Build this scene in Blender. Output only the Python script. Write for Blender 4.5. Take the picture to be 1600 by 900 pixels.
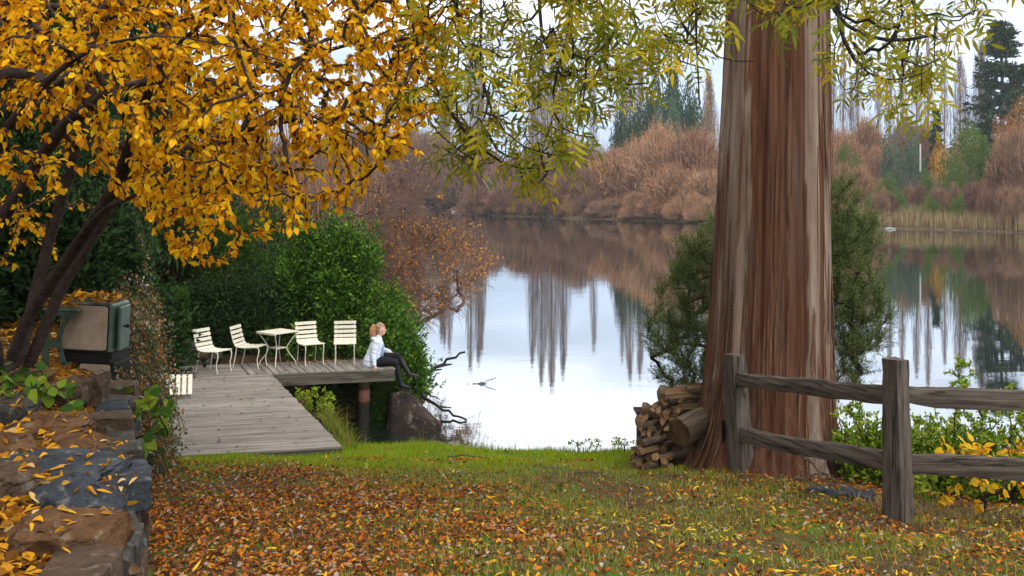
import bpy, bmesh, math, random
import numpy as np
from mathutils import Vector, Matrix, Euler, noise as mnoise

for o in list(bpy.data.objects):
    bpy.data.objects.remove(o)
scene = bpy.context.scene
COL = scene.collection

# ------------------------------------------------------------------ camera
FPX, HOR, CZ = 1500.0, 305.0, 4.5          # focal length in photo pixels, horizon row, eye height above the water
cam_d = bpy.data.cameras.new('camera')
cam_d.sensor_width = 36.0
cam_d.lens = 36.0 * FPX / 1600.0
cam_d.shift_y = -(450.0 - HOR) / 1600.0
cam_d.clip_start = 0.05
cam_d.clip_end = 12000
cam = bpy.data.objects.new('camera', cam_d)
COL.objects.link(cam)
cam.location = (0, 0, CZ)
cam.rotation_euler = (math.radians(90), 0, 0)
scene.camera = cam

# ------------------------------------------------------------------ sky, sun, exposure
SUN_EL, SUN_AZ = math.radians(48), math.radians(150)      # azimuth clockwise from +Y: behind the camera, to the right
world = bpy.data.worlds.new('World')
scene.world = world
world.use_nodes = True
wt = world.node_tree
wt.nodes.clear()
def wn(t, **k):
    n = wt.nodes.new(t)
    for a, b in k.items():
        setattr(n, a, b)
    return n
w_out = wn('ShaderNodeOutputWorld'); w_bg = wn('ShaderNodeBackground')
w_bg.inputs['Strength'].default_value = 0.1
sky = wn('ShaderNodeTexSky', sky_type='NISHITA')
sky.sun_disc = False; sky.sun_elevation = SUN_EL; sky.sun_rotation = SUN_AZ
w_tc = wn('ShaderNodeTexCoord'); w_sep = wn('ShaderNodeSeparateXYZ')
wt.links.new(w_tc.outputs['Generated'], w_sep.inputs[0])
def wmath(op, a, b=None, clamp=False):
    n = wn('ShaderNodeMath', operation=op, use_clamp=clamp)
    for i, v in enumerate((a, b)):
        if v is None: continue
        if isinstance(v, (int, float)): n.inputs[i].default_value = v
        else: wt.links.new(v, n.inputs[i])
    return n.outputs[0]
zc = wmath('MAXIMUM', w_sep.outputs['Z'], 0.0)
den = wmath('ADD', zc, 0.10)
w_cmb = wn('ShaderNodeCombineXYZ')
wt.links.new(wmath('DIVIDE', w_sep.outputs['X'], den), w_cmb.inputs[0])
wt.links.new(wmath('DIVIDE', w_sep.outputs['Y'], den), w_cmb.inputs[1])
w_no = wn('ShaderNodeTexNoise'); w_no.inputs['Scale'].default_value = 0.55; w_no.inputs['Detail'].default_value = 7; w_no.inputs['Roughness'].default_value = 0.55
wt.links.new(w_cmb.outputs[0], w_no.inputs['Vector'])
# overcast luminance rises from horizon to zenith (CIE overcast sky)
w_lum = wn('ShaderNodeMapRange'); w_lum.interpolation_type = 'SMOOTHSTEP'
w_lum.inputs[1].default_value = 0.0; w_lum.inputs[2].default_value = 0.35; w_lum.inputs[3].default_value = 0.0; w_lum.inputs[4].default_value = 1.0
wt.links.new(zc, w_lum.inputs[0])
w_col = wn('ShaderNodeValToRGB')
w_col.color_ramp.elements[0].position = 0.0; w_col.color_ramp.elements[0].color = (0.56, 0.72, 0.98, 1)
w_col.color_ramp.elements[1].position = 1.0; w_col.color_ramp.elements[1].color = (1.0, 0.985, 0.955, 1)
wt.links.new(w_lum.outputs[0], w_col.inputs[0])
w_cl = wn('ShaderNodeMapRange'); w_cl.inputs[1].default_value = 0.32; w_cl.inputs[2].default_value = 0.68; w_cl.inputs[3].default_value = 0.80; w_cl.inputs[4].default_value = 1.18
wt.links.new(w_no.outputs[0], w_cl.inputs[0])
gain = wmath('MULTIPLY', wmath('ADD', wmath('MULTIPLY', w_lum.outputs[0], 11.0), 8.6), w_cl.outputs[0])
w_sc = wn('ShaderNodeVectorMath', operation='SCALE')
wt.links.new(w_col.outputs[0], w_sc.inputs[0]); wt.links.new(gain, w_sc.inputs['Scale'])
w_mix = wn('ShaderNodeMixRGB')
w_thin = wn('ShaderNodeMapRange'); w_thin.inputs[1].default_value = 0.36; w_thin.inputs[2].default_value = 0.52; w_thin.inputs[3].default_value = 0.55; w_thin.inputs[4].default_value = 0.97
wt.links.new(w_no.outputs[0], w_thin.inputs[0])
wt.links.new(w_thin.outputs[0], w_mix.inputs[0])
wt.links.new(sky.outputs[0], w_mix.inputs[1]); wt.links.new(w_sc.outputs[0], w_mix.inputs[2])
wt.links.new(w_mix.outputs[0], w_bg.inputs[0]); wt.links.new(w_bg.outputs[0], w_out.inputs[0])

sun_d = bpy.data.lights.new('sun', 'SUN')
sun_d.energy = 1.5; sun_d.angle = math.radians(12); sun_d.color = (1.0, 0.93, 0.82)
sun = bpy.data.objects.new('sun', sun_d); COL.objects.link(sun)
sdir = Vector((math.sin(SUN_AZ) * math.cos(SUN_EL), math.cos(SUN_AZ) * math.cos(SUN_EL), math.sin(SUN_EL)))
sun.rotation_euler = (-sdir).to_track_quat('-Z', 'Y').to_euler()
sun.location = (6, -8, 20)

vs = scene.view_settings
vs.view_transform = 'Standard'; vs.look = 'None'; vs.exposure = 0.34; vs.gamma = 1.0; vs.use_curve_mapping = False
cy = scene.cycles
cy.max_bounces = 6; cy.diffuse_bounces = 2; cy.glossy_bounces = 3; cy.transmission_bounces = 4; cy.transparent_max_bounces = 8
cy.use_denoising = True
cy.sample_clamp_indirect = 6.0

# ------------------------------------------------------------------ helpers
def P(px, py, D):
    """a point of the place: photo column and row, and its distance in metres"""
    return np.array([(px - 800.0) / FPX * D, D, CZ - (py - HOR) / FPX * D])

def smooth(a, b, x):
    t = np.clip((x - a) / (b - a), 0, 1)
    return t * t * (3 - 2 * t)

def mesh_from(parts, name='mesh', smooth_shade=False):
    """parts: list of (V, F) with F an (n, k) array; one mesh"""
    Vs, ls, starts, tot = [], [], [], 0
    loop0, npoly = 0, 0
    for V, F in parts:
        V = np.asarray(V, dtype=np.float32).reshape(-1, 3); F = np.asarray(F, dtype=np.int32)
        Vs.append(V)
        ls.append((F + tot).ravel())
        starts.append(loop0 + np.arange(len(F), dtype=np.int32) * F.shape[1])
        loop0 += F.size; tot += len(V); npoly += len(F)
    V = np.concatenate(Vs); L = np.concatenate(ls); S = np.concatenate(starts)
    me = bpy.data.meshes.new(name)
    me.vertices.add(len(V)); me.vertices.foreach_set('co', V.ravel())
    me.loops.add(len(L)); me.loops.foreach_set('vertex_index', L.astype(np.int32))
    me.polygons.add(npoly); me.polygons.foreach_set('loop_start', S.astype(np.int32))
    me.update(calc_edges=True)
    me.polygons.foreach_set('use_smooth', np.full(npoly, smooth_shade))
    return me

def link(name, me, mat=None, parent=None, loc=(0, 0, 0), rot=(0, 0, 0), scale=(1, 1, 1)):
    o = bpy.data.objects.new(name, me)
    COL.objects.link(o)
    o.location = loc; o.rotation_euler = rot; o.scale = scale
    if parent is not None: o.parent = parent
    if mat is not None and me is not None and not me.materials: me.materials.append(mat)
    return o

def build(name, parts, mat, parent=None, smooth_shade=False, **k):
    return link(name, mesh_from(parts, name, smooth_shade), mat, parent, **k)

def tag(o, label=None, cat=None, group=None, kind=None):
    if label: o['label'] = label
    if cat: o['category'] = cat
    if group: o['group'] = group
    if kind: o['kind'] = kind
    return o

def thing(name, label, cat, loc=(0, 0, 0), rot=(0, 0, 0), group=None):
    o = bpy.data.objects.new(name, None); COL.objects.link(o)
    o.location = loc; o.rotation_euler = rot; o.empty_display_size = 0.2
    return tag(o, label, cat, group)

def copy_tree(o, parent=None):
    c = o.copy(); COL.objects.link(c); c.parent = parent
    for ch in list(o.children):
        copy_tree(ch, c)
    return c

def tube(pts, rad, sides=6, cap=True, twist=0.0):
    pts = np.asarray(pts, float); n = len(pts)
    rad = np.broadcast_to(np.asarray(rad, float), (n,))
    t = np.gradient(pts, axis=0); t /= (np.linalg.norm(t, axis=1)[:, None] + 1e-9)
    ref = np.array([0, 0, 1.0]) if abs(t[:, 2]).mean() < 0.85 else np.array([1.0, 0, 0])
    a = np.cross(t, ref); a /= (np.linalg.norm(a, axis=1)[:, None] + 1e-9)
    b = np.cross(t, a)
    ang = np.arange(sides) * 2 * math.pi / sides + twist
    V = pts[:, None, :] + rad[:, None, None] * (np.cos(ang)[None, :, None] * a[:, None, :] + np.sin(ang)[None, :, None] * b[:, None, :])
    i = np.arange(n - 1)[:, None] * sides; j = np.arange(sides)[None, :]; j2 = (j + 1) % sides
    F = np.stack([i + j, i + j2, i + sides + j2, i + sides + j], -1).reshape(-1, 4)
    V = V.reshape(-1, 3)
    out = [(V, F)]
    if cap and sides > 3:
        out += [(V[:sides], np.arange(sides)[None, ::-1]), (V[-sides:], np.arange(sides)[None, :])]
    return out

def boxvf(cx, cy, cz, sx, sy, sz, R=None):
    v = np.array([[x, y, z] for x in (-.5, .5) for y in (-.5, .5) for z in (-.5, .5)]) * [sx, sy, sz]
    if R is not None: v = v @ np.asarray(R).T
    f = np.array([[0, 1, 3, 2], [4, 6, 7, 5], [0, 4, 5, 1], [2, 3, 7, 6], [0, 2, 6, 4], [1, 5, 7, 3]])
    return (v + [cx, cy, cz], f)

def bevel_box(sx, sy, sz, b=0.01, seg=2):
    bm = bmesh.new(); bmesh.ops.create_cube(bm, size=1)
    bmesh.ops.scale(bm, vec=(sx, sy, sz), verts=bm.verts)
    bmesh.ops.bevel(bm, geom=list(bm.edges), offset=b, segments=seg, affect='EDGES', profile=0.5)
    me = bpy.data.meshes.new('box'); bm.to_mesh(me); bm.free()
    return me

def frames(d, nrm):
    """rotation matrices whose first column is d and third is close to nrm"""
    d = d / (np.linalg.norm(d, axis=1)[:, None] + 1e-9)
    y = np.cross(nrm, d); y /= (np.linalg.norm(y, axis=1)[:, None] + 1e-9)
    z = np.cross(d, y)
    return np.stack([d, y, z], -1)

def scatter(T, pos, R, s):
    tV, tF = T
    s = np.asarray(s, float)
    V = np.einsum('nij,kj->nki', R, tV) * (s[:, None, None] if s.ndim == 1 else 1) + pos[:, None, :]
    n, k = len(pos), len(tV)
    F = (tF[None] + (np.arange(n) * k)[:, None, None]).reshape(-1, tF.shape[1])
    return V.reshape(-1, 3), F

def leaf_shape(w=0.62, fold=0.10, droop=0.12, curl=0.0, wide_at=0.45):
    """one leaf of unit length along +x: midrib and two blades, 10 triangles"""
    mx = [0, .30, .68, 1.0]; mz = [0, 0.02, -0.35 * droop, -droop]
    V = [[mx[i], 0, mz[i]] for i in range(4)]
    ex = [.16, wide_at, .78]; ew = [.62, 1.0, .60]
    for sgn in (1, -1):
        for i in range(3):
            V.append([ex[i], sgn * w / 2 * ew[i], fold * ew[i] - droop * ex[i] ** 2 + curl * ew[i] * (1 if sgn > 0 else -.6)])
    F = []
    for base, flip in ((4, False), (7, True)):
        a, b, c = base, base + 1, base + 2
        tr = [(0, a, 1), (a, b, 1), (1, b, 2), (b, c, 2), (2, c, 3)]
        F += [t if flip else t[::-1] for t in tr]
    return np.array(V, float), np.array(F)

def small_leaf(w=0.4, droop=0.1):
    V = np.array([[0, 0, 0], [.45, w / 2, .05], [1, 0, -droop], [.45, -w / 2, .05]], float)
    return V, np.array([[0, 2, 1], [0, 3, 2]])

LEAF_OVAL = leaf_shape(0.62, 0.08, 0.16)
LEAF_OVAL2 = leaf_shape(0.56, 0.16, 0.28, 0.05)
LEAF_LANCE = leaf_shape(0.24, 0.04, 0.22, 0, 0.4)
LEAF_DRY = leaf_shape(0.55, 0.22, -0.18, 0.16)
LEAF_DRY2 = leaf_shape(0.42, 0.30, 0.25, -0.12)
LEAF_SMALL = small_leaf(0.45)
LEAF_NEEDLE = small_leaf(0.20, 0.05)

def unit(v):
    return v / (np.linalg.norm(v, axis=-1, keepdims=True) + 1e-9)

# ------------------------------------------------------------------ materials
def new_mat(name):
    m = bpy.data.materials.new(name); m.use_nodes = True
    nt = m.node_tree; nt.nodes.clear()
    return m, nt

class NT:
    def __init__(s, name):
        s.m, s.t = new_mat(name)
        s.out = s.n('ShaderNodeOutputMaterial')
    def n(s, t, **k):
        nd = s.t.nodes.new(t)
        for a, b in k.items(): setattr(nd, a, b)
        return nd
    def l(s, a, b): s.t.links.new(a, b)
    def setin(s, nd, **k):
        for a, v in k.items():
            i = nd.inputs[a.replace('_', ' ')]
            if hasattr(v, 'is_linked'): s.l(v, i)
            else: i.default_value = v
        return nd
    def ramp(s, fac, stops, interp='LINEAR'):
        r = s.n('ShaderNodeValToRGB'); cr = r.color_ramp; cr.interpolation = interp
        while len(cr.elements) < len(stops): cr.elements.new(0.5)
        for e, (p, c) in zip(cr.elements, stops):
            e.position = p; e.color = (*c, 1) if len(c) == 3 else c
        s.l(fac, r.inputs[0]); return r.outputs[0]
    def noise(s, vec=None, scale=5, detail=4, rough=.55, dist=0.0):
        nd = s.n('ShaderNodeTexNoise'); s.setin(nd, Scale=scale, Detail=detail, Roughness=rough, Distortion=dist)
        if vec is not None: s.l(vec, nd.inputs['Vector'])
        return nd.outputs[0]
    def mapping(s, vec, scale=(1, 1, 1), rot=(0, 0, 0)):
        nd = s.n('ShaderNodeMapping'); nd.inputs['Scale'].default_value = scale; nd.inputs['Rotation'].default_value = rot
        s.l(vec, nd.inputs[0]); return nd.outputs[0]
    def obj(s): return s.n('ShaderNodeTexCoord').outputs['Object']
    def geo(s, k='Position'): return s.n('ShaderNodeNewGeometry').outputs[k]
    def math(s, op, a, b=0.0, clamp=False):
        nd = s.n('ShaderNodeMath', operation=op, use_clamp=clamp)
        for i, v in enumerate((a, b)):
            if isinstance(v, (int, float)): nd.inputs[i].default_value = v
            else: s.l(v, nd.inputs[i])
        return nd.outputs[0]
    def mix(s, fac, a, b, mode='MIX'):
        nd = s.n('ShaderNodeMixRGB', blend_type=mode)
        for i, v in enumerate((fac, a, b)):
            if isinstance(v, (int, float)): nd.inputs[i].default_value = v
            elif isinstance(v, tuple): nd.inputs[i].default_value = (*v, 1) if len(v) == 3 else v
            else: s.l(v, nd.inputs[i])
        return nd.outputs[0]
    def bump(s, h, strength=.5, dist=.02):
        nd = s.n('ShaderNodeBump'); s.setin(nd, Strength=strength, Distance=dist); s.l(h, nd.inputs['Height']); return nd.outputs[0]
    def bsdf(s, color, rough=.7, spec=.3, normal=None, **k):
        nd = s.n('ShaderNodeBsdfPrincipled')
        for key, v in (('Base Color', color), ('Roughness', rough), ('Specular IOR Level', spec)):
            if isinstance(v, tuple): nd.inputs[key].default_value = (*v, 1)
            elif isinstance(v, (int, float)): nd.inputs[key].default_value = v
            else: s.l(v, nd.inputs[key])
        for key, v in k.items(): nd.inputs[key.replace('_', ' ')].default_value = v
        if normal is not None: s.l(normal, nd.inputs['Normal'])
        return nd.outputs[0]
    def done(s, sh):
        s.l(sh, s.out.inputs[0]); return s.m

def leaf_mat(name, stops, rough=.5, transl=.35, spec=.25, vary_obj=0.0, big=0.0):
    """leaf colour drawn anew for every leaf"""
    t = NT(name)
    g = t.n('ShaderNodeNewGeometry')
    c = t.ramp(g.outputs['Random Per Island'], stops)
    if big:
        nz = t.noise(g.outputs['Position'], big, 2)
        c = t.mix(0.55, c, t.ramp(nz, [(.35, (.35, .35, .35)), (.65, (1.1, 1.1, 1.1))]), 'MULTIPLY')
    if vary_obj:
        oi = t.n('ShaderNodeObjectInfo')
        hs = t.n('ShaderNodeHueSaturation')
        t.l(t.math('ADD', t.math('MULTIPLY', oi.outputs['Random'], vary_obj), 1 - vary_obj / 2), hs.inputs['Value'])
        t.l(t.math('ADD', t.math('MULTIPLY', oi.outputs['Random'], vary_obj * .06), .5 - vary_obj * .03), hs.inputs['Hue'])
        t.l(c, hs.inputs['Color']); c = hs.outputs[0]
    p = t.bsdf(c, min(.75, rough + .1), spec * .3)
    tr = t.n('ShaderNodeBsdfTranslucent'); t.l(c, tr.inputs[0])
    mx = t.n('ShaderNodeMixShader'); mx.inputs[0].default_value = transl
    t.l(p, mx.inputs[1]); t.l(tr.outputs[0], mx.inputs[2])
    return t.done(mx.outputs[0])

def bark_mat(name, c1, c2, scale=(14, 14, 3), bump=.6, vary=0.0):
    t = NT(name)
    v = t.mapping(t.obj(), scale)
    n = t.noise(v, 1.0, 6, .65)
    c = t.ramp(n, [(.3, c1), (.7, c2)])
    return t.done(t.bsdf(c, .9, .1, t.bump(n, bump, .03)))

def plain_mat(name, col, rough=.6, spec=.3, metallic=0.0, wear=None, wscale=8):
    t = NT(name)
    c = col
    if wear is not None:
        n = t.noise(t.obj(), wscale, 6, .65)
        c = t.ramp(n, [(.38, col), (.72, wear)])
    return t.done(t.bsdf(c, rough, spec, Metallic=metallic))

def rock_mat(name, c1, c2, c3, scale=4):
    t = NT(name)
    ob = t.obj()
    n = t.noise(ob, scale, 8, .62, .4); n2 = t.noise(ob, scale * 6, 6, .7)
    c = t.ramp(n, [(.28, c1), (.5, c2), (.72, c3)])
    c = t.mix(.5, c, t.ramp(n2, [(.3, (.45, .45, .45)), (.7, (1.15, 1.15, 1.15))]), 'MULTIPLY')
    n3 = t.noise(ob, scale * 2.3, 4, .6)
    c = t.mix(t.math('MULTIPLY', t.ramp(n3, [(.58, (0, 0, 0)), (.66, (1, 1, 1))]), .35), c, (.30, .30, .25))     # lichen
    h = t.math('ADD', n, t.math('MULTIPLY', n2, .6))
    return t.done(t.bsdf(c, .85, .2, t.bump(h, 1.0, .07)))

def wood_mat(name, c1, c2, axis=0, grain=28, along=1.2, crack=.6, rough=.85, per_obj=.25):
    t = NT(name)
    sc = [grain] * 3; sc[axis] = along
    oi = t.n('ShaderNodeObjectInfo')
    off = t.n('ShaderNodeVectorMath', operation='SCALE'); 
    cmb = t.n('ShaderNodeCombineXYZ')
    for i in range(3): t.l(oi.outputs['Random'], cmb.inputs[i])
    t.l(cmb.outputs[0], off.inputs[0]); off.inputs['Scale'].default_value = 37.0
    add = t.n('ShaderNodeVectorMath', operation='ADD'); t.l(t.obj(), add.inputs[0]); t.l(off.outputs[0], add.inputs[1])
    v = t.mapping(add.outputs[0], tuple(sc))
    n = t.noise(v, 1.0, 6, .68, .3)
    nb = t.noise(add.outputs[0], 1.7, 3)
    c = t.ramp(n, [(.25, tuple(x * (1 - crack) for x in c1)), (.42, c1), (.7, c2)])
    n2 = t.noise(t.mapping(add.outputs[0], tuple(q * .45 for q in sc)), 1.0, 3, .5, .2)
    cr = t.ramp(n2, [(.475, (1, 1, 1)), (.497, (.12, .11, .10)), (.503, (.12, .11, .10)), (.525, (1, 1, 1))])
    c = t.mix(min(1.0, crack * 1.1), c, cr, 'MULTIPLY')
    c = t.mix(.35, c, t.ramp(nb, [(.35, (.55, .52, .5)), (.65, (1.1, 1.08, 1.05))]), 'MULTIPLY')
    hs = t.n('ShaderNodeHueSaturation'); t.l(c, hs.inputs['Color'])
    t.l(t.math('ADD', t.math('MULTIPLY', oi.outputs['Random'], per_obj), 1 - per_obj / 2), hs.inputs['Value'])
    return t.done(t.bsdf(hs.outputs[0], rough, .15, t.bump(n, .7, .012)))

# ------------------------------------------------------------------ branching plants
def attract(bases, targets, rng, mode='arch', arch=0.12, seg=0.22, wig=0.05, r_tip=0.003, power=0.47, r_cap=0.2, zpen=0.0, base_r=None):
    """grow a branch from the nearest wood to every target point; returns chains [(points, radii)] - base chains first"""
    pos, par, chains = [], [], []
    for poly in bases:
        poly = np.asarray(poly, float)
        ids = []
        prev = -1
        fine = [poly[0]]
        for a, b in zip(poly[:-1], poly[1:]):
            m = max(2, int(np.linalg.norm(b - a) / seg))
            for k in range(1, m + 1):
                fine.append(a + (b - a) * k / m)
        fine = np.array(fine)
        if len(fine) > 4:
            for _ in range(3):
                fine[1:-1] = (fine[:-2] + 2 * fine[1:-1] + fine[2:]) / 4
            fine[1:-1] += rng.normal(0, wig * .25, (len(fine) - 2, 3)) * seg
        if pos:
            d = np.linalg.norm(np.array(pos) - fine[0], axis=1)
            prev = int(d.argmin()) if d.min() < .6 else -1
        if prev >= 0: ids.append(prev)
        for p in fine:
            pos.append(p); par.append(prev); prev = len(pos) - 1; ids.append(prev)
        chains.append(ids)
    nb = len(chains)
    arr = np.zeros((len(pos) + len(targets) * 40, 3)); arr[:len(pos)] = np.array(pos); n = len(pos)
    targets = np.asarray(targets, float)
    d0 = np.array([np.min(np.linalg.norm(arr[:n] - t, axis=1)) for t in targets])
    ends = []
    for ti in np.argsort(d0):
        t = targets[ti]
        df = arr[:n] - t
        d = np.linalg.norm(df, axis=1) + zpen * np.maximum(0, -df[:, 2])
        i = int(d.argmin()); p0 = arr[i]; dist = np.linalg.norm(t - p0)
        m = int(min(24, max(3, dist / seg)))
        s = np.linspace(0, 1, m + 1)[1:, None]
        if mode == 'hook':
            c = p0 + (t - p0) * np.array([.45, .45, 0]); c[2] = min(p0[2], t[2]) - .12 * dist - .05
            pts = (1 - s) ** 2 * p0 + 2 * s * (1 - s) * c + s * s * t
        else:
            pts = p0 + (t - p0) * s; pts[:, 2] += (np.sin(s[:, 0] * math.pi) * arch * dist)
        pts[:-1] += rng.normal(0, wig, (m - 1, 3)) * min(dist, 1.0) * .5 if m > 1 else 0
        ids = [i]
        prev = i
        for p in pts:
            if n >= len(arr): break
            arr[n] = p; par.append(prev); prev = n; ids.append(n); n += 1
        chains.append(ids); ends.append(prev)
    w = np.zeros(n)
    for e in ends: w[e] += 1
    for c in chains[:nb]: w[c[-1]] += 1
    for k in range(n - 1, -1, -1):
        if par[k] >= 0: w[par[k]] += w[k]
    r = np.minimum(r_cap, r_tip * np.maximum(w, 1) ** power)
    out = []
    for c in chains:
        rr = r[c].copy()
        if len(c) > 1 and c[0] != c[1]: rr[0] = min(rr[0], rr[1] * 1.25)
        out.append((arr[c], rr))
    return out[:nb], out[nb:]

def wood_tubes(chains, thick=0.02):
    parts = []
    for p, r in chains:
        parts += tube(p, r, 8 if r.max() > thick * 2 else (5 if r.max() > thick * .4 else 3), cap=False)
    return parts

def twig_leaves(chains, rng, per, size, spread=.5, last=.75, hang=.45, face=None, jitter=.02):
    """leaf positions and frames along the outer part of twigs"""
    pos, dr, nr = [], [], []
    for p, r in chains:
        m = len(p)
        k = per if isinstance(per, int) else int(rng.integers(per[0], per[1] + 1))
        s = 1 - last * rng.random(k) ** 1.3
        s[0] = 1
        x = s * (m - 1); i = np.minimum(x.astype(int), m - 2); f = (x - i)[:, None]
        q = p[i] * (1 - f) + p[i + 1] * f
        t = unit(p[i + 1] - p[i])
        side = unit(np.cross(t, rng.normal(0, 1, (k, 3))))
        pos.append(q + rng.normal(0, jitter, (k, 3)))
        d = t * .5 + side * 1.0 + np.array([0, 0, -hang]) + rng.normal(0, spread * .4, (k, 3))
        dr.append(d)
    pos = np.concatenate(pos); d = unit(np.concatenate(dr))
    nrm = rng.normal(0, .55, (len(pos), 3)) + np.array([0, -.35 if face is None else face, .8])
    R = frames(d, nrm)
    s = size * (0.7 + .6 * rng.random(len(pos)))
    return pos, R, s

def bush_cloud(rng, n, radii, lumps=26, lump_r=.34, flat=.25, shell=.45):
    """leaf anchor points spread through a lumpy dome (base at z=0) with outward directions"""
    c = unit(rng.normal(0, 1, (lumps, 3))); c[:, 2] = np.abs(c[:, 2]) * 1.1 - flat * .5
    c *= (.55 + .28 * rng.random((lumps, 1)))
    which = rng.integers(0, lumps, n)
    d = unit(rng.normal(0, 1, (n, 3)))
    lr = lump_r * (.7 + .6 * rng.random(lumps))
    rr = (1 - shell * rng.random(n) ** 1.6)
    p = c[which] + d * (lr[which] * rr)[:, None]
    out = unit(p * .6 + d)
    p = p * np.array(radii); 
    p[:, 2] += radii[2] * .12
    ok = p[:, 2] > 0.02
    return p[ok], out[ok], c * np.array(radii)
# ------------------------------------------------------------------ the land
XW = np.array([[-20, -.8], [0, -1.0], [4.6, -1.85], [5.5, -2.12], [6.2, -2.4], [7, -2.8], [8.6, -3.45], [10, -3.85], [12.3, -4.6], [17, -6.6], [20, -7.7], [26, -9], [60, -22]])
def xw(y): return np.interp(y, XW[:, 0], XW[:, 1])
def ys(x): return np.interp(x, [-30, -3, 0, 2, 4.5, 8, 30], [15.6, 15.4, 15.1, 14.9, 13.6, 11.5, 10.5])
def xl(y): return np.interp(y, [18.5, 19.5, 22, 24, 30, 60, 150, 260], [-3.4, -2.2, -1.9, -2.9, -6.5, -19, -52, -95])
FS = np.array([[-400, 300], [560, 285], [690, 275], [735, 240], [770, 208], [900, 184], [1000, 170], [1100, 154], [1300, 133], [1400, 128], [1500, 122], [1600, 114], [1800, 100], [3000, 80]])
def far_d(px): return np.interp(px, FS[:, 0], FS[:, 1])

def gz(x, y):
    x = np.asarray(x, float); y = np.asarray(y, float)
    s = y / ys(x) * 15.0
    z = np.interp(s, [-60, -20, 0, 5.5, 8, 10.4, 12.4, 13.6, 14.3, 15.0, 16.5, 20, 30], [5.0, 3.6, 2.9, 2.28, 1.83, 1.47, 1.05, .86, .6, .15, -.35, -1, -1.7])
    # little unevenness
    z = z + np.where(z > .2, .03 * np.sin(x * 1.7 + 1) * np.sin(y * 1.3) + .015 * np.sin(x * 4.1 + y * 2.3), 0)
    # mound round the big trunk
    z = z + .16 * np.exp(-((x - 3.1) ** 2 + (y - 11.0) ** 2) / 1.6)
    # bank on the left
    dx = xw(y) - x
    zt = np.interp(y, [-20, 0, 6, 9, 11, 13, 15, 17, 20, 26, 60], [3.4, 2.95, 2.72, 2.6, 2.45, 2.75, 2.9, 2.3, 1.5, 1.3, 1.3])
    zt = zt + .10 * np.maximum(dx, 0) + np.minimum(5, .38 * np.maximum(dx - 3.2, 0))
    w = np.interp(y, [0, 9, 11.5, 14], [.32, .34, .9, 1.5])
    f = smooth(0.0, 1.0, dx / w)
    z = z * (1 - f) + np.maximum(zt, z) * f
    # land behind the deck
    z2 = -1.3 + 2.25 * smooth(-.9, .7, xl(y) - x) + .05 * np.maximum(xl(y) - x, 0)
    g = smooth(18.6, 20.2, y)
    z = np.where(y > 18.6, np.maximum(z, z * (1 - g) + np.maximum(z, z2) * g), z)
    # the far side of the lake
    px = 800 + FPX * x / np.maximum(y, 1)
    d = y - far_d(px)
    rise = np.interp(px, [400, 900, 1100, 1300, 1700], [.02, .03, .05, .10, .12])
    zf = np.interp(d, [-14, -2, 0, 3, 12], [-1.7, -.4, .1, .6, 1.1]) + rise * np.clip(d - 12, 0, 170)
    z = np.where((y > 60) & (d > -14), np.maximum(z, zf), z)
    return z

def axis(dense0, dense1, step, lo, hi, grow=1.13):
    a = list(np.arange(dense0, dense1 + 1e-6, step))
    s, v = step, dense1
    while v < hi:
        s = min(s * grow, (hi - lo) / 25); v += s; a.append(v)
    s, v = step, dense0
    while v > lo:
        s = min(s * grow, (hi - lo) / 25); v -= s; a.insert(0, v)
    return np.array(a)
gx = axis(-8.5, 8.5, .11, -800, 800, 1.07)
gy = np.concatenate([axis(2, 22, .11, -90, 22, 1.15)[:-1], axis(22, 24, .3, 22, 60, 1.06)[:-1], np.arange(60, 340, 3.0), axis(340, 341, 5, 340, 850, 1.2)])
gy = np.unique(np.round(gy, 3)); gy = gy[np.concatenate([[True], np.diff(gy) > .02])]
X, Y = np.meshgrid(gx, gy)
Z = gz(X, Y)
nx, ny = len(gx), len(gy)
i = np.arange(ny - 1)[:, None] * nx; j = np.arange(nx - 1)[None, :]
GF = np.stack([i + j, i + j + 1, i + nx + j + 1, i + nx + j], -1).reshape(-1, 4)

t = NT('soil_and_turf')
pos = t.geo(); sep = t.n('ShaderNodeSeparateXYZ'); t.l(pos, sep.inputs[0])
nA = t.noise(pos, 1.1, 5, .6); nB = t.noise(pos, 9, 6, .7); nC = t.noise(pos, 60, 4, .7)
soil = t.ramp(nB, [(.3, (.035, .022, .013)), (.5, (.085, .052, .026)), (.72, (.15, .10, .05))])
turf = t.ramp(nC, [(.3, (.035, .06, .008)), (.55, (.075, .13, .015)), (.75, (.13, .16, .03))])
shore = t.n('ShaderNodeMapRange'); t.setin(shore, **{'From_Min': 10.2, 'From_Max': 12.6}); t.l(sep.outputs[1], shore.inputs[0])
hi = t.n('ShaderNodeMapRange'); t.setin(hi, **{'From_Min': 1.95, 'From_Max': 1.6}); t.l(sep.outputs[2], hi.inputs[0])
k = t.math('ADD', t.math('MULTIPLY', t.math('MULTIPLY', shore.outputs[0], hi.outputs[0]), .38), nA)
c = t.mix(t.ramp(k, [(.50, (0, 0, 0)), (.66, (1, 1, 1))]), soil, turf)
lowz = t.n('ShaderNodeMapRange'); t.setin(lowz, **{'From_Min': .15, 'From_Max': .5}); t.l(sep.outputs[2], lowz.inputs[0])
c = t.mix(lowz.outputs[0], (.035, .028, .018), c)
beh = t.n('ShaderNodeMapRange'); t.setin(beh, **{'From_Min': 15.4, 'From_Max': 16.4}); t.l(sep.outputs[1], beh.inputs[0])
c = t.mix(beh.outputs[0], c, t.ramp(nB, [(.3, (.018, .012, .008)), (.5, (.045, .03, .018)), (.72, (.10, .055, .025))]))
far = t.n('ShaderNodeMapRange'); t.setin(far, **{'From_Min': 24, 'From_Max': 40}); t.l(sep.outputs[1], far.inputs[0])
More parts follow.
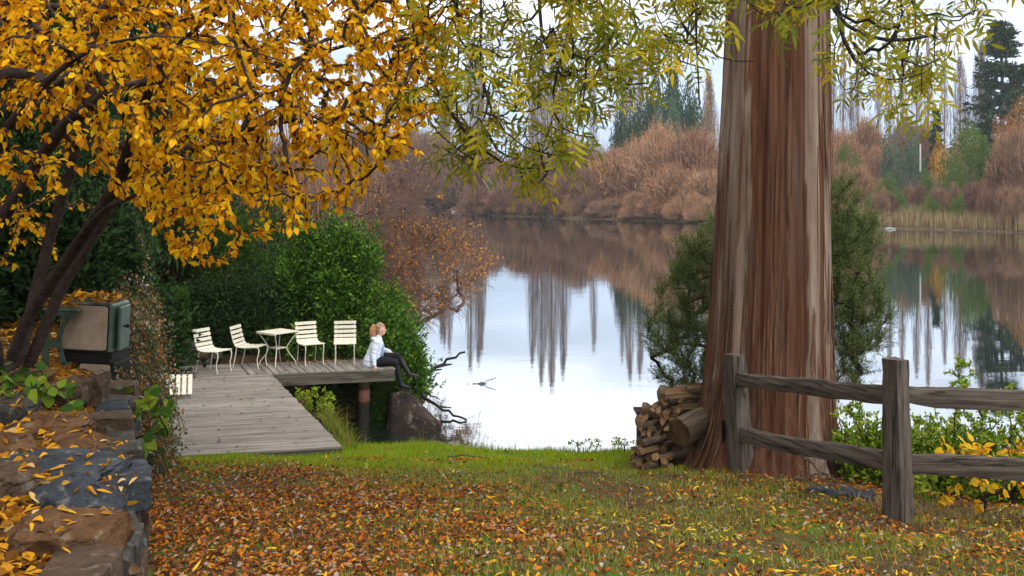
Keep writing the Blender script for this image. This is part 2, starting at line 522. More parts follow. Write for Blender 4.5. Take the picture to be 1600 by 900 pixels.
c = t.mix(far.outputs[0], c, t.ramp(nA, [(.35, (.05, .035, .025)), (.6, (.10, .07, .045)), (.75, (.085, .08, .04))]))
M_ground = t.done(t.bsdf(c, .95, .1, t.bump(t.math('ADD', nB, nC), .7, .03)))
ground = build('ground', [(np.stack([X, Y, Z], -1).reshape(-1, 3), GF)], M_ground, smooth_shade=True)
tag(ground, kind='structure')

# ------------------------------------------------------------------ the lake
t = NT('lake_water')
pos = t.geo()
w1 = t.noise(t.mapping(pos, (.55, 1.5, 1)), 1.0, 3, .5)
w2 = t.noise(t.mapping(pos, (2.0, 5.5, 1)), 1.0, 3, .55)
w3 = t.noise(t.mapping(pos, (.05, .09, 1)), 1.0, 2, .5)
calm = t.ramp(w3, [(.40, (.25, .25, .25)), (.62, (1, 1, 1))])
h = t.math('MULTIPLY', t.math('ADD', w1, t.math('MULTIPLY', w2, .30)), calm)
nrm = t.bump(h, .075, .05)
gl = t.n('ShaderNodeBsdfGlossy'); gl.inputs['Roughness'].default_value = .012; gl.inputs['Color'].default_value = (.93, .95, .97, 1); t.l(nrm, gl.inputs['Normal'])
body = t.n('ShaderNodeBsdfDiffuse'); body.inputs['Color'].default_value = (.012, .016, .013, 1)
fr = t.n('ShaderNodeFresnel'); fr.inputs['IOR'].default_value = 1.34; t.l(nrm, fr.inputs['Normal'])
mx = t.n('ShaderNodeMixShader'); t.l(t.math('ADD', t.math('MULTIPLY', fr.outputs[0], .42), .56, True), mx.inputs[0])
t.l(body.outputs[0], mx.inputs[1]); t.l(gl.outputs[0], mx.inputs[2])
M_water = t.done(mx.outputs[0])
wx = np.array([-780, -300, -60, 0, 60, 300, 780.0]); wy = np.array([9.0, 60, 200, 420])
WX, WY = np.meshgrid(wx, wy); i = np.arange(3)[:, None] * 7; j = np.arange(6)[None, :]
lake = build('water', [(np.stack([WX, WY, WX * 0], -1).reshape(-1, 3), np.stack([i + j, i + j + 1, i + 8 + j, i + 7 + j], -1).reshape(-1, 4))], M_water)
tag(lake, kind='structure')
# ------------------------------------------------------------------ deck and jetty
DZ = 1.15
U = np.array([math.cos(math.radians(13.6)), math.sin(math.radians(13.6)), 0])
C0 = np.array([-2.265, 12.82, 0]); C1 = np.array([-4.53, 18.05, 0])
E = (C1 - C0) / np.linalg.norm(C1 - C0); ELEN = np.linalg.norm(C1 - C0)
SKEW = abs(np.cross(U, E)[2])
M_deck = wood_mat('weathered_deck_boards', (.17, .155, .14), (.34, .315, .285), axis=0, grain=30, along=.9, crack=.55, per_obj=.22)
M_beam = wood_mat('dark_weathered_beam', (.075, .07, .055), (.15, .14, .11), axis=0, grain=20, along=.9, crack=.6)
rng = np.random.default_rng(11)
def slab(name, quad, zt, th, mat, parent, ux):
    """a board: plan quad (4 corners, ccw) with its own origin and x axis along ux"""
    q = np.array(quad, float); o = q.mean(0); ang = math.atan2(ux[1], ux[0])
    c, s = math.cos(-ang), math.sin(-ang)
    l = (q - o)[:, :2] @ np.array([[c, s], [-s, c]])
    b = .006
    ring = lambda k, z: [[*(p * (1 - k / max(.05, abs(p).min() + .05))), z] for p in l]
    l2 = l * (1 - 2 * b / np.ptp(l, axis=0))
    V = [[*p, -th] for p in l] + [[*p, -b] for p in l] + [[*p, 0] for p in l2]
    F = [[0, 3, 2, 1]] + [[4 * r + i, 4 * r + (i + 1) % 4, 4 * r + 4 + (i + 1) % 4, 4 * r + 4 + i] for r in (0, 1) for i in range(4)] + [[8, 9, 10, 11]]
    return build(name, [(np.array(V), np.array(F))], mat, parent, loc=(o[0], o[1], zt), rot=(0, 0, ang))
deck = thing('timber_deck', 'grey weathered timber deck with a jetty arm reaching over the water', 'deck', (C0[0], C0[1], 0))
def under(o, root):
    o.location = Vector(o.location) - root.location
pw = .142; step = pw / SKEW; k = 0
dist = 0.0
while dist < ELEN + 1.15:
    a0 = C0 + E * (dist + .004); a1 = C0 + E * (dist + step - .004)
    cut = 0 if dist < ELEN - step else .42
    jag = rng.uniform(-.012, .012)
    r0, r1 = a0 + U * (jag - cut), a1 + U * (jag - cut)
    ln0 = (r0[0] - (xw(a0[1]) - .25)) / U[0]
    l0, l1 = r0 - U * ln0, r1 - U * ln0
    under(slab('plank', [l0, r0, r1, l1], DZ + rng.uniform(-.004, .004), .035, M_deck, deck, U), deck)
    dist += step
s0 = -.40
jw = .15
while s0 < 2.33:
    w = min(jw, 2.34 - s0) - .008
    a = C1 + U * s0; b = a + U * w
    back = 1.22
    under(slab('plank', [a, b, b + E * back, a + E * back], DZ + rng.uniform(-.003, .003), .035, M_deck, deck, E), deck)
    s0 += jw
def beam(p, q, w, h, ztop, mat=M_beam, name='beam'):
    p, q = np.array(p, float), np.array(q, float); d = q - p; L = np.linalg.norm(d[:2]); ang = math.atan2(d[1], d[0]); m = (p + q) / 2
    o = build(name, [boxvf(0, 0, 0, L, w, h)], mat, deck, loc=(m[0], m[1], ztop - h / 2), rot=(0, 0, ang)); under(o, deck); return o
nrmU = np.array([U[1], -U[0], 0])
beam(C1 + U * .02 + E * .03, C1 + U * 2.33 + E * .03, .045, .21, DZ - .037, name='fascia_beam')
beam(C1 + U * 2.31 + E * .06, C1 + U * 2.31 + E * 1.15, .045, .21, DZ - .037, name='end_beam')
beam(C1 + U * .2 + E * .95, C1 + U * 2.25 + E * .95, .06, .2, DZ - .038, name='rear_beam')
beam(C0 - U * 2.3 + E * .035, C0 - U * .0 + E * .035, .04, .17, DZ - .037, name='fascia_board')
beam(C0 + E * .06 - U * .03, C1 - E * .05 - U * .03, .045, .16, DZ - .037, name='side_beam')
beam(C0 - U * 2.2 + E * .1, C1 - U * 2.2, .06, .16, DZ - .037, name='rear_beam')
t = NT('rusty_steel_pipe'); sp = t.n('ShaderNodeSeparateXYZ'); t.l(t.obj(), sp.inputs[0])
zz = t.math('ADD', sp.outputs[2], t.math('MULTIPLY', t.noise(t.obj(), 9, 5), .12))
M_pipe = t.done(t.bsdf(t.ramp(t.math('MULTIPLY', zz, .8), [(.30, (.016, .014, .012)), (.42, (.02, .017, .014)), (.44, (.12, .045, .035)), (.60, (.14, .055, .045)), (.64, (.05, .03, .02)), (.80, (.13, .085, .055)), (.9, (.19, .13, .085))]), .8, .2))
def pier(px_, D, r=.105):
    b = P(px_, 640, D); n = 26
    zs = [-1.2, .0, .44, .45, .72, .73, DZ - .26]; rs = [r, r, r, r * 1.06, r * 1.06, r * .97, r * .97]
    pts = [[0, 0, z] for z in zs]
    o = build('pier_post', tube(pts, rs, 18), M_pipe, deck, True, loc=(b[0], b[1], 0)); under(o, deck)
pier(569, 18.75); pier(470, 18.6)

# ------------------------------------------------------------------ white garden furniture
M_cream = plain_mat('cream_paint', (.66, .63, .53), .5, .35, wear=(.52, .49, .40), wscale=14)
slat_me = bevel_box(.018, .46, .066, .005, 1)
def side_pts():
    c = np.array([[-.345, .84], [-.325, .74], [-.30, .64], [-.27, .545], [-.225, .465], [-.14, .425], [-.03, .415], [.08, .42], [.18, .43], [.255, .425]])
    return c
def make_chair():
    root = thing('slatted_chair', '', 'chair')
    sl = [(-.338, .815, 12), (-.318, .722, 13), (-.295, .63, 15), (-.268, .54, 18), (-.228, .462, 38), (-.145, .424, 78), (-.05, .416, 88), (.045, .418, 92), (.14, .426, 93), (.232, .43, 90)]
    for x, z, a in sl:
        # a slat stands upright in the back and lies flat in the seat
        ang = math.radians(a)
        o = link('slat', slat_me, M_cream, root, loc=(x + .012 * math.cos(ang), 0, z + .012 * math.sin(ang)), rot=(0, -ang, 0))
    for s in (-1, 1):
        c = side_pts(); pts = np.stack([c[:, 0], np.full(len(c), s * .19), c[:, 1]], -1)
        build('side_frame', tube(pts, .011, 6), M_cream, root, True)
        f = np.array([[.255, .425], [.285, .39], [.275, .30], [.245, .20], [.25, .10], [.275, 0]])
        build('front_leg', tube(np.stack([f[:, 0], np.full(6, s * .19), f[:, 1]], -1), .0115, 6), M_cream, root, True)
        f = np.array([[-.20, .445], [-.215, .33], [-.24, .18], [-.285, .0]])
        build('rear_leg', tube(np.stack([f[:, 0], np.full(4, s * .19), f[:, 1]], -1), .0115, 6), M_cream, root, True)
    return root
chair0 = make_chair()
CH = [(334, 581, (0.90, -0.44), 'cream slatted garden chair nearest the clipped hedge, facing the table'),
      (391, 573.5, (0.97, -0.20), 'cream slatted garden chair seen side-on between another chair and the table'),
      (485, 568.5, (0.50, -0.87), 'cream slatted garden chair standing just past the table, angled toward the water'),
      (539, 567.5, (0.16, -0.99), 'cream slatted garden chair closest to the seated person, facing the lawn')]
for n, (px_, py_, f, lab) in enumerate(CH):
    c = chair0 if n == 0 else copy_tree(chair0)
    D = (CZ - DZ) * FPX / (py_ - HOR); p = P(px_, py_, D)
    c.location = (p[0], p[1], DZ + .004); c.rotation_euler = (0, 0, math.atan2(f[1], f[0]))
    c.scale = (.96, .96, .94)
    tag(c, lab, 'chair', 'cream slatted chairs on the deck')
c = copy_tree(chair0)
az = Vector((.96, .18, .16)).normalized(); ay = Vector((.28, -.72, -.52)); ay = (ay - az * ay.dot(az)).normalized(); ax_ = ay.cross(az)
Mr = Matrix((ax_, ay, az)).transposed()
cc = Vector(P(281, 601, 15.9)) - Mr @ Vector((-.29, 0, .66))          # the back slats lie where they show past the hedge
c.matrix_world = Matrix.Translation(cc) @ Mr.to_4x4()
tag(c, 'cream slatted chair toppled on the deck, mostly hidden by the berry hedge', 'chair', 'cream slatted chairs on the deck')
D = 18.95; p = P(434, 571, D)
tb = thing('garden_table', 'cream square garden table with bowed metal legs between the chairs', 'table', (p[0], p[1], DZ + .004), (0, 0, math.radians(45 + 6)))
for q in range(8):
    build('slat', [boxvf(0, -.259 + q * .074, .655, .60, .066, .016)], M_cream, tb)
for s in (-1, 1):
    build('rim', [boxvf(s * .28, 0, .635, .025, .58, .022)], M_cream, tb)
build('shelf', [boxvf(0, 0, .34, .25, .25, .016)], M_cream, tb)
for a in range(4):
    an = math.radians(45 + 90 * a); ca, sa = math.cos(an), math.sin(an)
    prof = np.array([[.37, .63], [.27, .50], [.175, .36], [.17, .32], [.24, .2], [.34, .07], [.36, .0]])
    build('leg', tube(np.stack([prof[:, 0] * ca, prof[:, 0] * sa, prof[:, 1]], -1), .0105, 6), M_cream, tb, True)

# ------------------------------------------------------------------ split rail fence
M_fence = wood_mat('weathered_fence_timber', (.062, .05, .042), (.15, .125, .105), axis=0, grain=26, along=1.4, crack=.72, per_obj=.15)
M_fpost = wood_mat('weathered_fence_post', (.07, .058, .05), (.155, .135, .118), axis=2, grain=24, along=1.3, crack=.7, per_obj=.15)
M_black = plain_mat('black_steel', (.012, .012, .013), .55, .4)
fence = thing('split_rail_fence', 'weathered grey post and rail fence in front of the big trunk', 'fence', tuple(P(1400, 800, 8.1)))
F0 = np.array(fence.location)
rng = np.random.default_rng(5)
def rough_post(px_, ytop, ybase, D, w, lean, yaw):
    b = P(px_, ybase, D); h = (ybase - ytop) / FPX * D
    n = 14; V = []; 
    for r in range(n):
        f = r / (n - 1); z = -.12 + (h + .12) * f; hw = w / 2 * (1.16 - .2 * f)
        for cx, cy in ((-1, -1), (0, -1.03), (1, -1), (1.03, 0), (1, 1), (0, 1.02), (-1, 1), (-1.02, 0)):
            j = rng.normal(0, .0035, 2)
            V.append([cx * hw * (.94 if cx and cy and abs(cx) == 1 and abs(cy) == 1 else 1) + j[0] + lean * f * h, cy * hw + j[1], z + (rng.normal(0, .006) if r == n - 1 else 0)])
    V = np.array(V); F = [[r * 8 + k, r * 8 + (k + 1) % 8, r * 8 + 8 + (k + 1) % 8, r * 8 + 8 + k] for r in range(n - 1) for k in range(8)]
    o = build('post', [(V, np.array(F)), (V[-8:], np.arange(8)[None])], M_fpost, fence, loc=tuple(b - F0), rot=(0, 0, yaw))
    return o
rough_post(1404, 561, 800, 8.1, .158, -.03, math.radians(28))
rough_post(1160, 553, 742, 10.35, .19, -.085, math.radians(24))
rough_post(1690, 560, 815, 7.95, .16, .0, math.radians(10))
def rail(a, b, h0, h1, th, bow=0.0, notch=False):
    a, b = np.array(a), np.array(b); n = 22; V = []
    d = b - a; L = np.linalg.norm(d); ang = math.atan2(d[1], d[0]); 
    ph = rng.uniform(0, 6, 4)
    for r in range(n):
        f = r / (n - 1); x = (f - .5) * np.linalg.norm(d[:2]); z = (f - .5) * d[2] + bow * math.sin(math.pi * f) + .003 * math.sin(9 * f + ph[0])
        h = h0 + (h1 - h0) * f
        if notch: h *= smooth(-.05, .28, f) * .32 + .68
        top = h / 2 + .003 * math.sin(14 * f + ph[1]) + rng.normal(0, .0025); bot = -h / 2 + .005 * math.sin(7 * f + ph[2]) + rng.normal(0, .0025)
        if notch: bot += -h0 * .0 ; shift = (h1 - h) * .38; top += shift; bot += shift
        for y, zz in ((-th / 2, bot + .012), (-th / 2 - .008, (top + bot) / 2), (-th / 2 + .004, top - .016), (-th / 4, top), (th / 4, top - .004), (th / 2, top - .02), (th / 2, bot + .01), (0, bot)):
            V.append([x, y + rng.normal(0, .002), z + zz])
    V = np.array(V); F = [[r * 8 + k, r * 8 + 8 + k, r * 8 + 8 + (k + 1) % 8, r * 8 + (k + 1) % 8] for r in range(n - 1) for k in range(8)]
    m = (a + b) / 2
    build('rail', [(V, np.array(F)), (V[:8], np.arange(8)[None]), (V[-8:], np.arange(8)[None, ::-1])], M_fence, fence, loc=tuple(m - F0), rot=(0, 0, ang))
rail(P(1140, 592, 10.38), P(1396, 618, 8.16), .152, .168, .09, .0)
rail(P(1146, 676, 10.38), P(1398, 720, 8.16), .165, .18, .09, -.025)
rail(P(1392, 619, 8.13), P(1700, 629, 7.98), .175, .18, .09, 0, True)
rail(P(1394, 724, 8.13), P(1700, 744, 7.98), .175, .2, .09, .02)
for px_, yt, yb, D, off in ((1422, 735, 800, 8.12, .0), (1133, 656, 742, 10.5, 0), (1177, 630, 735, 10.45, 0)):
    b = P(px_, yb, D); h = (yb - yt) / FPX * D
    build('steel_stake', [boxvf(0, 0, h / 2 - .1, .045, .02, h + .2)], M_black, fence, loc=tuple(b - F0), rot=(0, -.05, .5))

# ------------------------------------------------------------------ the big gum tree
TB = np.array([2.98, 11.05]); TZ0 = 1.35
TH = np.array([-.3, 0, .12, .3, .55, .9, 1.3, 2.0, 3.2, 5, 9, 14]); TR = np.array([1.08, .97, .90, .835, .78, .735, .71, .682, .655, .60, .50, .40])
TCX = np.array([-.16, -.13, -.11, -.09, -.06, -.04, -.02, 0, .02, .06, .15, .3])
nu = 230
zs = np.concatenate([np.linspace(-.3, 2.2, 80), np.linspace(2.25, 6.0, 80), np.linspace(6.2, 14, 30)])
th_ = np.arange(nu) * 2 * math.pi / nu
rs = np.random.default_rng(3)
ridge = np.zeros(nu)
for f_, a_ in ((3, .016), (5, .018), (9, .012), (14, .011), (23, .009), (37, .008), (52, .006), (71, .004)):
    ridge += a_ * np.sin(f_ * th_ + rs.uniform(0, 6.3))
TT, ZZ = np.meshgrid(th_, zs)
Rr = np.interp(ZZ, TH, TR) - .035 - .02 * smooth(2, 6, ZZ)
flare = np.exp(-np.maximum(ZZ, 0) / .5)
wob = np.zeros_like(TT)
for f_, a_, zf in ((11, .010, .9), (19, .010, 1.3), (31, .008, 2.0), (47, .006, 2.7), (63, .005, 3.3)):
    wob += a_ * np.sin(f_ * TT + zf * ZZ + rs.uniform(0, 6.3) + .8 * np.sin(ZZ * zf * .7 + rs.uniform(0, 6)))
# bark: old red-brown plates standing proud of smooth pale wood; azimuth 270 deg faces the lawn
def pn(t_, z_, k, kz, o): return mnoise.noise(Vector((math.cos(t_) * k + o, math.sin(t_) * k, z_ * kz + o)))
side_ = np.cos(TT)                                                # -1 on the woodpile side, +1 on the far right
fld = np.array([[pn(t_, z_, 3.2, .20, 7) + .55 * pn(t_, z_, 9, .55, 3) + .25 * pn(t_, z_, 24, 1.6, 11) for t_ in th_] for z_ in zs])
bias = np.interp(side_, [-1, -.85, -.62, -.50, .25, .33, .60, .70, .86, 1], [.2, .04, .1, .8, .8, -.5, -.4, .2, -.05, .2]) + .5 * smooth(1.5, .3, ZZ) + .12 * np.sin(ZZ * .8)
peel_ = smooth(-.03, .07, fld + bias)
Rr = Rr + ridge[None] * (.8 + 1.8 * flare) + wob * (.35 + 1.3 * flare) + .06 * flare * np.sin(6 * TT + 1.0) + .020 * peel_
fib = np.array([[pn(t_, z_, 40, .5, 23) for t_ in th_] for z_ in zs])
Rr += .010 * fib * (.35 + peel_)
TV = np.stack([TB[0] + np.interp(ZZ, TH, TCX) + Rr * np.cos(TT), TB[1] + Rr * np.sin(TT), TZ0 + ZZ], -1)
i = np.arange(len(zs) - 1)[:, None] * nu; j = np.arange(nu)[None]; j2 = (j + 1) % nu
TF = np.stack([i + j, i + j2, i + nu + j2, i + nu + j], -1).reshape(-1, 4)
gum = thing('gum_tree', 'huge smooth-barked gum tree trunk with peeling red-brown bark behind the fence', 'tree', (TB[0], TB[1], TZ0))
t = NT('gum_bark')
ob = t.obj()
fine = t.noise(t.mapping(ob, (15, 15, .42)), 1.0, 7, .62, .8)
vfine = t.noise(t.mapping(ob, (70, 70, 1.8)), 1.0, 5, .7, .3)
mid = t.noise(t.mapping(ob, (6, 6, .35)), 1.0, 5, .6, .6)
pl = t.n('ShaderNodeAttribute', attribute_name='peel').outputs['Fac']
old = t.ramp(fine, [(.25, (.032, .013, .008)), (.44, (.082, .033, .017)), (.62, (.135, .058, .030)), (.82, (.24, .115, .062))])
old = t.mix(t.math('MULTIPLY', t.ramp(mid, [(.45, (0, 0, 0)), (.62, (1, 1, 1))]), .55), old, t.ramp(fine, [(.3, (.05, .034, .03)), (.7, (.15, .108, .092))]))
pale = t.ramp(t.math('ADD', t.math('MULTIPLY', mid, .6), t.math('MULTIPLY', fine, .4)), [(.32, (.14, .092, .072)), (.46, (.22, .162, .13)), (.58, (.30, .245, .20)), (.72, (.25, .22, .195))])
pale = t.mix(.7, pale, t.ramp(fine, [(.24, (.35, .26, .22)), (.42, (.9, .86, .84)), (.7, (1.1, 1.08, 1.05))]), 'MULTIPLY')
c = t.mix(pl, pale, old)
c = t.mix(.4, c, t.ramp(vfine, [(.28, (.45, .42, .4)), (.55, (1, 1, 1)), (.75, (1.25, 1.2, 1.15))]), 'MULTIPLY')
M_gum = t.done(t.bsdf(c, .85, .15, t.bump(t.math('ADD', fine, t.math('MULTIPLY', vfine, .5)), .9, .035)))
trunk_o = build('trunk', [(TV.reshape(-1, 3) - [TB[0], TB[1], TZ0], TF)], M_gum, gum, True)
at_ = trunk_o.data.attributes.new('peel', 'FLOAT', 'POINT'); at_.data.foreach_set('value', peel_.ravel().astype(np.float32))
M_strip = bark_mat('hanging_bark', (.05, .026, .017), (.19, .10, .062), (30, 30, 2))
def trunk_r(th, z):
    a = np.interp(z, zs, np.arange(len(zs))); r = int(a); k = int(th / (2 * math.pi) * nu) % nu
    return Rr[r, k], np.interp(z, TH, TCX)
for q in range(110):
    th = math.radians(rs.uniform(185, 355)) if q % 3 else math.radians(rs.choice([rs.uniform(185, 225), rs.uniform(318, 350)]))
    z1 = rs.uniform(-.05, 1.3) if q % 4 else rs.uniform(1.0, 4.0); L = rs.uniform(.5, 1.3) * (1 if q % 4 else 1.7); w = rs.uniform(.007, .022)
    V = []; n = 9; peel = rs.uniform(.0, .05) * (q % 3 == 0) ; bend = rs.normal(0, .03)
    for r in range(n):
        f = r / (n - 1); z = z1 + L * f; rr, cx = trunk_r(th, min(z, 13)); out = rr + .006 + peel * (1 - f) ** 2
        for s in (-1, 0, 1):
            tt = th + s * w / rr * (.06 + .94 * math.sin(math.pi * min(.97, max(.03, f)))) + bend * (1 - f) ** 2
            o2 = out + (.008 if s == 0 else 0)
            V.append([cx + o2 * math.cos(tt), o2 * math.sin(tt), z])
    V = np.array(V); F = [[r * 3 + k, r * 3 + k + 1, r * 3 + 4 + k, r * 3 + 3 + k] for r in range(n - 1) for k in range(2)]
    build('bark_strip', [(V, np.array(F))], M_strip, gum, True)
# limbs and crown far above the picture
rg = np.random.default_rng(8)
limbs = [np.array([[.3, 0, 12.2], [1.5, 1, 14.5], [3, 2.5, 17]]), np.array([[.3, 0, 13], [-.8, -.5, 15.5], [-2.5, .5, 18.5]]), np.array([[.3, 0, 13.6], [.6, 1.2, 16.5], [.2, 2.5, 20]])]
tg = unit(rg.normal(0, 1, (150, 3))) * rg.uniform(.5, 1, (150, 1)) * np.array([4.2, 4.2, 3.2]) + np.array([.3, 1.2, 18.5])
b_, tw = attract(limbs, tg, rg, seg=.7, r_tip=.012, r_cap=.24)
build('limb', wood_tubes(b_ + tw, .06), M_gum, gum, True)
pos_, R_, s_ = twig_leaves(tw, rg, 26, .16, last=.8, hang=1.0, jitter=.25)
M_gumleaf = leaf_mat('gum_leaf', [(0, (.05, .075, .03)), (1, (.09, .12, .05))])
o = build('crown', [scatter(LEAF_SMALL, pos_, R_, s_ * 1.3)], M_gumleaf, gum); o['kind'] = 'stuff'

# ------------------------------------------------------------------ firewood
M_split = wood_mat('split_firewood', (.13, .075, .04), (.30, .20, .115), axis=0, grain=22, along=1.5, crack=.5, per_obj=.5)
t = NT('sawn_log_end')
ob = t.obj(); dv = t.n('ShaderNodeVectorMath', operation='LENGTH'); mp = t.mapping(ob, (0, 1, 1)); t.l(mp, dv.inputs[0])
wv = t.math('SINE', t.math('MULTIPLY', t.math('ADD', dv.outputs['Value'], t.math('MULTIPLY', t.noise(ob, 8, 4), .03)), 420))
oi = t.n('ShaderNodeObjectInfo')
c = t.ramp(t.math('ADD', t.math('MULTIPLY', wv, .12), t.noise(ob, 14, 5)), [(.3, (.10, .052, .028)), (.5, (.24, .14, .075)), (.75, (.40, .27, .15))])
hs = t.n('ShaderNodeHueSaturation'); t.l(c, hs.inputs['Color']); t.l(t.math('ADD', t.math('MULTIPLY', oi.outputs['Random'], .75), .25), hs.inputs['Value'])
M_end = t.done(t.bsdf(hs.outputs[0], .85, .1))
M_lbark = bark_mat('log_bark', (.035, .025, .018), (.13, .095, .07), (3, 26, 26))
rl = np.random.default_rng(21)
def log_mesh(L, r, wedge=False, big=False):
    """a billet along x: bark outside, sawn ends; wedge = split quarter"""
    n = 5; prof = []
    if wedge:
        a0, a1 = rl.uniform(0, 1), rl.uniform(1.5, 2.6)
        an = np.linspace(a0, a0 + a1, 6); prof = [(0, 0)] + [(math.cos(a), math.sin(a)) for a in an]
        prof = np.array(prof) * r * 1.25; prof -= prof.mean(0)
    else:
        an = np.arange(18 if big else 12) * 2 * math.pi / (18 if big else 12); k = 1 + rl.normal(0, .05, len(an)); prof = np.stack([np.cos(an) * k, np.sin(an) * k], -1) * r
    m = len(prof); V = []
    bend = rl.normal(0, .012, 2)
    for q in range(n):
        f = q / (n - 1) - .5
        for p in prof: V.append([f * L + rl.normal(0, .004), p[0] * (1 + rl.normal(0, .02)) + bend[0] * (1 - 4 * f * f), p[1] * (1 + rl.normal(0, .02)) + bend[1] * (1 - 4 * f * f)])
    V = np.array(V); F = [[q * m + k, q * m + (k + 1) % m, q * m + m + (k + 1) % m, q * m + m + k] for q in range(n - 1) for k in range(m)]
    me = mesh_from([(V, np.array(F)), (V[:m], np.arange(m)[None, ::-1]), (V[-m:], np.arange(m)[None])], 'log')
    me.materials.append(M_lbark); me.materials.append(M_end); me.materials.append(M_split)
    mi = np.zeros(len(me.polygons), dtype=np.int32); mi[-2:] = 1
    if wedge:
        for q in range(n - 1): mi[q * m] = 2; mi[q * m + m - 1] = 2
    me.polygons.foreach_set('material_index', mi)
    return me
def place_log(px_, py_, D, L, r, yaw, pitch=0.0, wedge=False, big=False, lab=None, name='firewood_log'):
    p = P(px_, py_, D)
    d = Vector((math.cos(yaw) * math.cos(pitch), math.sin(yaw) * math.cos(pitch), math.sin(pitch)))
    o = link(name, log_mesh(L, r, wedge, big), None, None)
    # px,py name the near sawn end
    o.location = Vector(p) + d * L / 2
    o.rotation_euler = (rl.uniform(0, 6.28) if not big else .4, -pitch, yaw)
    o.rotation_mode = 'XYZ'
    tag(o, lab or 'split billet in the firewood stack against the big trunk', 'log', 'firewood stacked beside the big trunk')
    return o
rows = [(728, 992, 1070, 0), (716, 989, 1062, 0), (704, 992, 1060, 1), (692, 1000, 1052, 2), (680, 1004, 1048, 2), (668, 1001, 1046, 3), (656, 1008, 1052, 4), (645, 1016, 1064, 4), (634, 1022, 1078, 5), (623, 1036, 1088, 6)]
for yy, xa, xb, k in rows:
    x = xa
    while x < xb:
        w = rl.uniform(.040, .064); D = 11.0 + .05 * k + rl.uniform(-.12, .12)
        place_log(x, yy + rl.uniform(-3, 3), D, rl.uniform(.30, .42), w, math.radians(rl.uniform(35, 85)), rl.uniform(-.08, .08), rl.random() < .8)
        x += w * 2 * FPX / D * .92
for q in range(34):
    place_log(rl.uniform(1000, 1075), rl.uniform(640, 722), 11.2 + rl.uniform(0, .12), .3, rl.uniform(.05, .07), math.radians(rl.uniform(30, 85)), 0, q % 3 > 0)
for x, y in ((996, 706), (1003, 694), (998, 722), (1012, 728), (1038, 719), (1047, 712)):
    place_log(x, y, 10.85 + rl.uniform(-.05, .05), .34, rl.uniform(.042, .062), math.radians(rl.uniform(30, 70)), 0, rl.random() < .6)
for x, y, a, L in ((1038, 616, 4, .42), (1045, 628, 12, .4), (1060, 634, -6, .38), (1074, 632, 38, .4), (1052, 611, 0, .36), (1072, 607, 10, .3), (1082, 640, 48, .38)):
    place_log(x, y, 11.25, L, .055, math.radians(a), .05, True, lab='pale split billet lying across the top of the firewood stack')
place_log(1062, 676, 10.75, .5, .16, math.radians(38), .16, big=True, lab='thick grey round log propped on the firewood stack against the trunk', name='round_log')
M_dark = wood_mat('dark_stained_board', (.02, .016, .02), (.05, .04, .045), axis=2)
p = P(1014, 668, 12.2)
st = thing('dark_stand', 'small dark flat-topped stand behind the firewood stack', 'stand', (p[0], p[1], gz(p[0], p[1])))
hh = CZ - (640 - HOR) / FPX * 12.2 - float(gz(p[0], p[1]))
build('top', [boxvf(0, 0, hh - .015, .36, .32, .03)], M_dark, st)
for sx in (-1, 1):
    build('side_panel', [boxvf(sx * .13, 0, hh / 2 - .05, .025, .28, hh - .08 + .1)], M_dark, st)
build('front_panel', [boxvf(0, -.128, hh / 2 - .05, .234, .02, hh - .08 + .1)], M_dark, st)

# ------------------------------------------------------------------ stones
def rock(rng, sx, sy, sz, rough=.16, sub=3, cuts=9, pts=None, boxy=True):
    """an angular quarried stone: hull of a few points, chipped edges, rough faces"""
    if pts is None:
        p = unit(rng.normal(0, 1, (13 + cuts // 2, 3))); p = np.sign(p) * np.abs(p) ** .42 * rng.uniform(.82, 1.0, (len(p), 1))
        box = np.array([[a, b, c] for a in (-1, 1) for b in (-1, 1) for c in (-1, 1)]) * rng.uniform(.70, .98, (8, 3))
        p = np.concatenate([p, box]) if boxy else np.concatenate([unit(p) * rng.uniform(.85, 1.05, (len(p), 1)), box * .62])
    else: p = np.asarray(pts, float)
    bm = bmesh.new()
    for q in p: bm.verts.new(q)
    r_ = bmesh.ops.convex_hull(bm, input=bm.verts)
    bmesh.ops.delete(bm, geom=list({g for g in r_['geom_interior'] + r_['geom_unused'] if isinstance(g, bmesh.types.BMVert)}), context='VERTS')
    size = np.ptp(np.array([v.co[:] for v in bm.verts]), axis=0).max()
    bmesh.ops.dissolve_limit(bm, angle_limit=.22, verts=bm.verts, edges=bm.edges)
    bmesh.ops.bevel(bm, geom=list(bm.edges), offset=.028 * size, segments=1, affect='EDGES', profile=.6)
    bmesh.ops.triangulate(bm, faces=bm.faces)
    bmesh.ops.subdivide_edges(bm, edges=bm.edges, cuts=1 if sub < 3 else 2, use_grid_fill=True)
    if sub > 3: bmesh.ops.triangulate(bm, faces=bm.faces); bmesh.ops.subdivide_edges(bm, edges=bm.edges, cuts=1, use_grid_fill=True)
    bmesh.ops.triangulate(bm, faces=bm.faces)
    o_ = Vector(rng.uniform(0, 50, 3)); k = 2 / size
    for v in bm.verts:
        c = v.co * k
        v.co += (mnoise.noise_vector(c * 1.3 + o_) * .10 + mnoise.noise_vector(c * 3.4 + o_) * .055 + mnoise.noise_vector(c * 8 + o_) * .03) * (rough / .16) / k
    V = np.array([v.co[:] for v in bm.verts]); bm.verts.index_update()
    F = np.array([[v.index for v in f.verts] for f in bm.faces]); bm.free()
    if pts is None: V = (V - (V.max(0) + V.min(0)) / 2) / (np.ptp(V, axis=0)) * np.array([sx, sy, sz])
    return V, F
M_blue = rock_mat('bluestone', (.022, .028, .037), (.048, .058, .074), (.10, .112, .13), 5)
M_grey = rock_mat('grey_stone', (.035, .032, .03), (.075, .07, .064), (.14, .13, .115), 6)
M_tan = rock_mat('tan_stone', (.06, .028, .013), (.145, .072, .032), (.26, .15, .072), 5)
